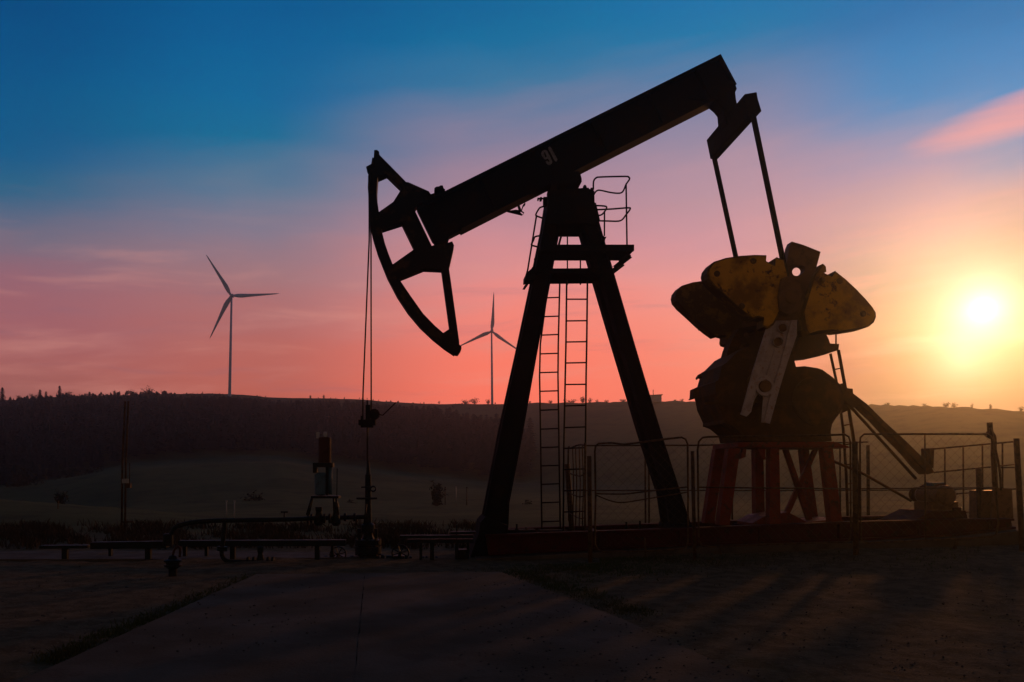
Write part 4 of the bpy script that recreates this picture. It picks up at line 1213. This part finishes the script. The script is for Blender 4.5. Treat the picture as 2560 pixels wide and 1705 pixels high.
# ------------------------------------------------------------------ marker posts in the meadow
for px, y0, y1, d, lab in ((566, 1253, 1300, 33, "left one of two thin white marker posts in the meadow above the flow pipe"), (586, 1253, 1300, 33, "right one of two thin white marker posts in the meadow above the flow pipe"), (145, 1255, 1310, 30, "thin grey marker post in the meadow at the far left"), (1113, 1219, 1262, 60, "dark thin post in the field beside a sparse shrub"), (1140, 1217, 1266, 58, "pale thin post in the field left of the left pumpjack leg"), (1167, 1219, 1258, 60, "grey thin post in the field nearest the left pumpjack leg")):
    X = WX(px, d); gz = ground_z(X, d)
    b = MB(); b.tube([Vector((X, d, gz - 0.1)), Vector((X, d, WZ(y0, d)))], 0.022 * d / 33, 6); b.box((X, d, WZ(y0, d)), (0.06 * d / 33, 0.06 * d / 33, 0.08))
    tag(b.build("marker_post", M_tag if px in (566, 586, 1140) else M_fence), lab, "marker post", "marker posts in the meadow")

# ------------------------------------------------------------------ vegetation
def leaf(mb, c, s, rnd, up=0.3):
    a = Vector((rnd.gauss(0, 1), rnd.gauss(0, 1), rnd.gauss(0, 1))).normalized()
    b_ = a.orthogonal().normalized()
    q = Matrix.Rotation(rnd.random() * 6.28, 3, a)
    b_ = q @ b_; c2 = a.cross(b_)
    mb.v += [c - b_ * s, c + c2 * s * 0.5, c + b_ * s, c - c2 * s * 0.5]
    o = len(mb.v) - 4
    mb.f.append([o, o + 1, o + 2, o + 3]); mb.s.append(False)
def quick(mb, name, m, parent=None):
    org = base_of(parent)
    me = bpy.data.meshes.new(name)
    me.from_pydata([p - org for p in mb.v], [], mb.f); me.materials.append(m); me.update()
    o = bpy.data.objects.new(name, me); COL.objects.link(o)
    if parent is not None: o.parent = parent
    return o
def shrub(label, px, d, w_px, h_px, seed, kind="shrub", group=None, dens=1.0, base_y=None, m=None):
    rnd = random.Random(seed)
    X = WX(px, d); gz = ground_z(X, d) if base_y is None else WZ(base_y, d)
    k = d / F
    W_, H_ = w_px * k / 2, h_px * k
    t = thing(kind, label, kind if kind != "skyline_shrub" else "shrub", (X, d, gz), group)
    b = MB()
    tips = []
    for i in range(9):
        a = rnd.random() * 6.28; r_ = rnd.random() ** 0.5
        tip = Vector((X + W_ * 0.9 * r_ * math.cos(a), d + W_ * 0.6 * r_ * math.sin(a), gz + H_ * (0.55 + 0.42 * (1 - r_) + 0.1 * rnd.random())))
        b.tube([Vector((X + rnd.uniform(-.1, .1) * W_, d, gz - 0.1 * H_)), Vector((X, d, gz)).lerp(tip, 0.5) + Vector((rnd.uniform(-.1, .1) * W_, 0, 0)), tip], [0.028 * H_, 0.016 * H_, 0.006 * H_], 4, caps=False)
        tips.append(tip)
    b.build("stem", M_bark, t)
    b = MB()
    lobes = [(Vector((X, d, gz)).lerp(tp, f_), rnd.uniform(0.22, 0.42)) for tp in tips for f_ in (0.35, 0.65, 1.0)]
    for i in range(int(320 * dens)):
        tp, r_ = rnd.choice(lobes)
        dv_ = Vector((rnd.gauss(0, 1), rnd.gauss(0, 1), rnd.gauss(0, 1))).normalized() * rnd.random() ** 0.4
        c = tp + Vector((dv_.x * W_ * r_ * 1.3, dv_.y * W_ * r_, dv_.z * H_ * r_ - 0.12 * H_))
        c.z = max(c.z, gz + 0.03 * H_)
        leaf(b, c, rnd.uniform(0.03, 0.065) * (W_ + H_), rnd)
    quick(b, "foliage", m or M_bush, t)
    return t
sk = "shrubs along the skyline"
SKY = [
 (368, 303, 34, 20, "dense dark clump of trees highest on the left skyline"),
 (288, 303, 16, 12, "small conifer tip on the skyline left of the dark clump"), (330, 303, 26, 12, "bare shrubs on the skyline just left of the dark clump"),
 (172, 301, 22, 13, "leafless shrub on the far left skyline above the forest"), (84, 301, 24, 12, "pale leafless shrub on the skyline at the far left"), (46, 301, 14, 12, "small fir top on the skyline nearest the left edge"),
 (408, 303, 16, 11, "small shrub on the skyline right of the dark clump"),
 (776, 309, 8, 9, "lone tiny shrub on the skyline right of the taller turbine"), (809, 309, 9, 10, "lone tiny shrub on the skyline nearest the wire ropes"),
 (1163, 312, 30, 13, "wide low shrub on the skyline left of the smaller turbine"), (1187, 312, 24, 14, "tall part of a shrub row on the skyline left of the smaller turbine"), (1221, 311, 18, 11, "round shrub on the skyline touching the smaller turbine tower"),
 (1098, 312, 8, 7, "tiny shrub on the skyline below the horsehead tip"),
 (1324, 309, 8, 7, "tiny shrub on the skyline right of the left pumpjack leg"), (1376, 308, 16, 8, "low shrub on the skyline behind the far ladder"), (1428, 305, 34, 10, "wide mound of shrub on the skyline behind the near ladder"), (1457, 304, 16, 17, "tallest shrub on the skyline at the near ladder right rail"), (1474, 303, 14, 11, "shrub on the skyline just right of the near ladder"), (1493, 302, 10, 8, "dark small shrub on the skyline in the gap right of the ladders"), (1517, 300, 16, 6, "low shrub on the skyline midway between ladder and right leg"), (1558, 296, 24, 7, "low shrub on the skyline touching the right pumpjack leg"),
 (1705, 272, 12, 8, "small round shrub on the skyline left of the gearbox"), (1688, 274, 8, 6, "tiny shrub on the skyline beside the shed"),
 (2218, 176, 18, 7, "low shrub on the hazy skyline right of the belt guard"), (2310, 170, 14, 7, "small shrub on the hazy skyline below the sun"), (2365, 163, 22, 12, "pale round shrub on the hazy skyline, largest below the sun"), (2386, 162, 20, 11, "pale round shrub second in the pair below the sun"), (2430, 158, 8, 12, "thin sapling on the hazy skyline at right"), (2476, 156, 8, 13, "thin taller sapling on the hazy skyline near the right edge"), (2552, 153, 16, 12, "leafless shrub on the hazy skyline at the right edge"),
]
for i, (px, d, w_, h_, lab) in enumerate(SKY):
    rd = interp(px, RIDGE_D)
    X = WX(px, rd)
    shrub(lab, px, rd, w_, h_, 100 + i, "shrub", sk, 0.9 if i % 3 else 0.6, base_y=interp(px, RIDGE_Y) + 2, m=M_needle if i in (0, 1, 5) else None)
MID = [(640, 62, 60, 62, 1288, "round dark bush in the meadow above the flow pipe"), (150, 48, 36, 40, 1262, "dark round bush at the edge of the left meadow"), (1310, 60, 44, 52, 1300, "dark bush seen between the left leg and the far ladder"), (1090, 58, 44, 62, 1262, "sparse upright shrub in the field beside thin posts"), (980, 50, 30, 24, 1300, "low dark bush in the field right of the wellhead"), (880, 60, 34, 30, 1280, "dark low bush left of the wellhead"), (300, 90, 120, 60, 1262, "wide brown thicket at left behind the twin post"), (420, 95, 150, 50, 1268, "wide brown thicket in the hollow right of the twin post"), (520, 90, 90, 36, 1282, "low thicket in the hollow left of the white posts"), (60, 90, 130, 60, 1240, "broad thicket at the left edge below the forest"), (200, 110, 130, 70, 1225, "tall thicket below the forest at left"), (195, 26, 26, 34, 1332, "small weed bush on the bank left of the twin post")]
for i, (px, d, w_, h_, by, lab) in enumerate(MID):
    shrub(lab, px, d, w_, h_, 300 + i, "bush", "bushes in the meadow", 1.6, base_y=by)

# forest on the slope: one dark mass of conifers
def conifer(rnd, H, W):
    vs, fs = [], []
    n = 13
    for i in range(n):
        t = (i + 0.5) / n
        z0 = H * (0.10 + 0.90 * t)
        r0 = W * (1 - t) ** 0.8 * rnd.uniform(0.75, 1.15) + 0.08
        m = 7
        ph = rnd.random() * 6.28
        for k in range(m):
            a = ph + 2 * math.pi * k / m + rnd.uniform(-.25, .25)
            r_ = r0 * rnd.uniform(0.7, 1.15)
            u = Vector((math.cos(a), math.sin(a), 0)); v = Vector((-math.sin(a), math.cos(a), 0))
            c = Vector((0, 0, z0))
            wd = r_ * 0.42
            o = len(vs)
            vs += [c + Vector((0, 0, H * 0.03)), c + u * r_ * 0.6 + v * wd - Vector((0, 0, H * 0.03)), c + u * r_ - Vector((0, 0, H * 0.06)), c + u * r_ * 0.6 - v * wd - Vector((0, 0, H * 0.03))]
            fs.append([o, o + 1, o + 2, o + 3])
    return vs, fs
rnd = random.Random(11)
protos = [conifer(rnd, 1.0, rnd.uniform(0.16, 0.24)) for _ in range(6)]
bv, bfc = [], []
cnt = 0
for i in range(2600):
    px = rnd.uniform(-350, 1330)
    fd, rd = interp(px, FOOT_D), interp(px, RIDGE_D)
    t = rnd.random()
    # the upper right of the slope is open, the left is wooded to the crest
    tmax = interp(px, [(-350, 0.84), (0, 0.82), (330, 0.76), (560, 0.66), (760, 0.62), (1000, 0.54), (1200, 0.42), (1330, 0.24)])
    tmin = interp(px, [(-350, -0.2), (0, -0.15), (300, 0.02), (1330, 0.02)])
    t = tmin + (tmax - tmin) * t
    d = fd + (rd - fd) * t
    if px > 1150 and rnd.random() < 0.5: continue
    X = WX(px, d); gz = ground_z(X, d)
    H = rnd.uniform(3.0, 5.3) * (0.75 if t > 0.7 else 1.0) * (1.25 if rnd.random() < 0.15 else 1)
    if t < 0: H *= 0.6
    if px < 520 and rnd.random() < 0.22:
        t = rnd.uniform(0.8, 0.985); d = fd + (rd - fd) * t; X = WX(px, d); gz = ground_z(X, d); H = rnd.uniform(0.4, 0.8)
    top_y = interp(px, RIDGE_Y) + rnd.uniform(4, 14)
    g_y = CY - (gz - EYE) * F / d
    if not (px < 520 and t > 0.79): H = min(H, max(1.6, (g_y - top_y) * d / F))
    vs, fs = rnd.choice(protos)
    ca, sa = math.cos(rnd.random() * 6.28), math.sin(rnd.random() * 6.28)
    ww = H * rnd.uniform(0.85, 1.5)
    o = len(bv)
    a = rnd.random() * 6.28; ca, sa = math.cos(a), math.sin(a)
    bv += [(X + (v.x * ca - v.y * sa) * ww, d + (v.x * sa + v.y * ca) * ww, gz + v.z * H) for v in vs]
    bfc += [[k + o for k in f] for f in fs]
    cnt += 1
for i in range(700):
    px = rnd.uniform(-350, 560) if i < 560 else rnd.uniform(560, 1250)
    rd = interp(px, RIDGE_D); d = rd * rnd.uniform(0.94, 0.998); X = WX(px, d); gz = ground_z(X, d)
    H = rnd.uniform(0.45, 1.0) * (1.25 if rnd.random() < 0.1 else 1) * (1.0 if px < 430 else 0.5)
    vs, fs = rnd.choice(protos); o = len(bv); a = rnd.random() * 6.28; ca, sa = math.cos(a), math.sin(a); ww = H * rnd.uniform(1.6, 3.0)
    bv += [(X + (v.x * ca - v.y * sa) * ww, d + (v.x * sa + v.y * ca) * ww, gz + v.z * H - 0.1) for v in vs]
    bfc += [[k + o for k in f] for f in fs]
me = bpy.data.meshes.new("forest"); me.from_pydata(bv, [], bfc); me.materials.append(M_needle); me.update()
fo = bpy.data.objects.new("forest", me); COL.objects.link(fo)
stuff(fo, "dark conifer forest covering the slope at left", "forest")

# dry weeds on the bank behind the trestles; grass along the fence; loose stones
def blades(n, placer, h, seed, wdt=0.012):
    rnd = random.Random(seed); vs, fs = [], []
    for i in range(n):
        X, Y = placer(rnd); z = ground_z(X, Y)
        hh_ = h * rnd.uniform(0.4, 1.3); a = rnd.random() * 6.28
        u = Vector((math.cos(a), math.sin(a), 0)) * wdt * rnd.uniform(.6, 1.4); le = Vector((rnd.gauss(0, .4), rnd.gauss(0, .4), 0)) * hh_
        c = Vector((X, Y, z - 0.01)); o = len(vs)
        vs += [c - u, c + u, c + le * 0.4 + Vector((0, 0, hh_ * .6)) + u * .6, c + le + Vector((0, 0, hh_)), c + le * 0.4 + Vector((0, 0, hh_ * .6)) - u * .6]
        fs.append([o, o + 1, o + 2, o + 3, o + 4])
    return vs, fs
def mk(name, vs, fs, m, label, cat):
    me = bpy.data.meshes.new(name); me.from_pydata(vs, [], fs); me.materials.append(m); me.update()
    o = bpy.data.objects.new(name, me); COL.objects.link(o)
    return stuff(o, label, cat)
def weed_place(r):
    while True:
        px = r.uniform(-200, 1250); d = r.uniform(16.0, 23)
        cl = math.sin(px * 0.021) + math.sin(px * 0.047 + d) + math.sin(d * 2.1 + px * 0.01)
        if cl > r.uniform(-1.2, 1.6): return WX(px, d), d
vs, fs = blades(9000, weed_place, 0.20, 5, 0.014)
mk("dry_weeds", vs, fs, M_weed, "dry brown weeds on the bank behind the trestles", "weeds")
def grass_place(r):
    q = r.random()
    if q < 0.55:
        px = r.gauss(1560, 150) if r.random() < 0.7 else r.uniform(1200, 2450)
        py = 1404 + abs(r.gauss(0, 18)) + (12 if px < 1500 else 0)
    elif q < 0.8:
        t = r.random(); px = 640 - 520 * t + r.gauss(0, 22); py = 1442 + 210 * t + r.gauss(0, 5)
    else:
        t = r.random(); px = 1250 + 330 * t + r.gauss(20, 26); py = 1434 + 110 * t + r.gauss(0, 5) - 8
    return gp(px, max(py, 1398))
vs, fs = blades(11000, grass_place, 0.045, 6, 0.007)
mk("grass", vs, fs, M_grass, "short green grass along the fence foot and slab edges", "grass")
rnd = random.Random(9); vs, fs = [], []
for i in range(1500):
    if rnd.random() < 0.75: px, py = rnd.uniform(1150, 2700), 1400 + 320 * rnd.random() ** 1.3
    else: px, py = rnd.uniform(-100, 800), 1395 + 250 * rnd.random() ** 1.5
    X, Y = gp(px, py); s = rnd.uniform(0.005, 0.015) * (1.8 if rnd.random() < 0.05 else 1)
    c = Vector((X, Y, ground_z(X, Y) + s * 0.3)); o = len(vs)
    if 640 - (py - 1442) * 2.4 < px < 1250 + (py - 1436) * 2.5 and py > 1436: c.z += 0.04
    for dx_, dy_, dz_ in ((1, 0, 0), (-1, 0, 0), (0, 1, 0), (0, -1, 0), (0, 0, .8), (0, 0, -.8)):
        vs.append(c + Vector((dx_ * s * rnd.uniform(.7, 1.3), dy_ * s * rnd.uniform(.7, 1.3), dz_ * s * rnd.uniform(.5, 1.0))))
    for a, b_, c_ in ((0, 2, 4), (2, 1, 4), (1, 3, 4), (3, 0, 4), (2, 0, 5), (1, 2, 5), (3, 1, 5), (0, 3, 5)): fs.append([o + a, o + b_, o + c_])
mk("gravel", vs, fs, M_stone, "loose stones scattered over the dirt", "gravel")

# heap of spoil behind the right trestle
def heap(label, px, d, w_px, h_px, seed, base):
    r = random.Random(seed); k = d / F; X = WX(px, d); z0 = WZ(base, d)
    n, m = 28, 10; vs, fs = [], []
    ph = [r.random() * 6.28 for _ in range(4)]
    for j in range(m + 1):
        t = j / m
        for i in range(n):
            a = 2 * math.pi * i / n
            rr_ = (1 - t) * (1 + 0.12 * math.sin(2 * a + ph[0]) + 0.08 * math.sin(5 * a + ph[1]))
            h_ = math.sin(t * math.pi / 2) ** 1.2
            vs.append((X + rr_ * w_px * k / 2 * math.cos(a), d + rr_ * w_px * k / 2.6 * math.sin(a), z0 - 0.05 + h_ * h_px * k * (1 + 0.1 * math.sin(3 * a + ph[2] + t * 5)) + r.uniform(-.015, .015)))
    for j in range(m):
        for i in range(n): fs.append([j * n + i, j * n + (i + 1) % n, (j + 1) * n + (i + 1) % n, (j + 1) * n + i])
    b = MB(); b.add(vs, fs, False)
    return tag(b.build("dirt_heap", M_weed), label, "dirt heap")
heap("long brown dirt heap beyond the right trestle", 1060, 22, 190, 24, 4, 1336)

# ------------------------------------------------------------------ haze
def haze():
    mb = MB()
    mb.bbox(-600, 600, -66, 330, -5.6, HAZE_TOP)
    m = bpy.data.materials.new("evening_haze"); m.use_nodes = True
    nt = m.node_tree; nt.nodes.clear()
    v = nt.nodes.new('ShaderNodeVolumePrincipled')
    v.inputs['Color'].default_value = (0.82, 0.92, 0.95, 1)
    v.inputs['Density'].default_value = HAZE
    v.inputs['Anisotropy'].default_value = HAZE_G
    o_ = nt.nodes.new('ShaderNodeOutputMaterial')
    nt.links.new(v.outputs[0], o_.inputs['Volume'])
    ob = mb.build("haze", m)
    ob['kind'] = 'stuff'
    return ob
haze()
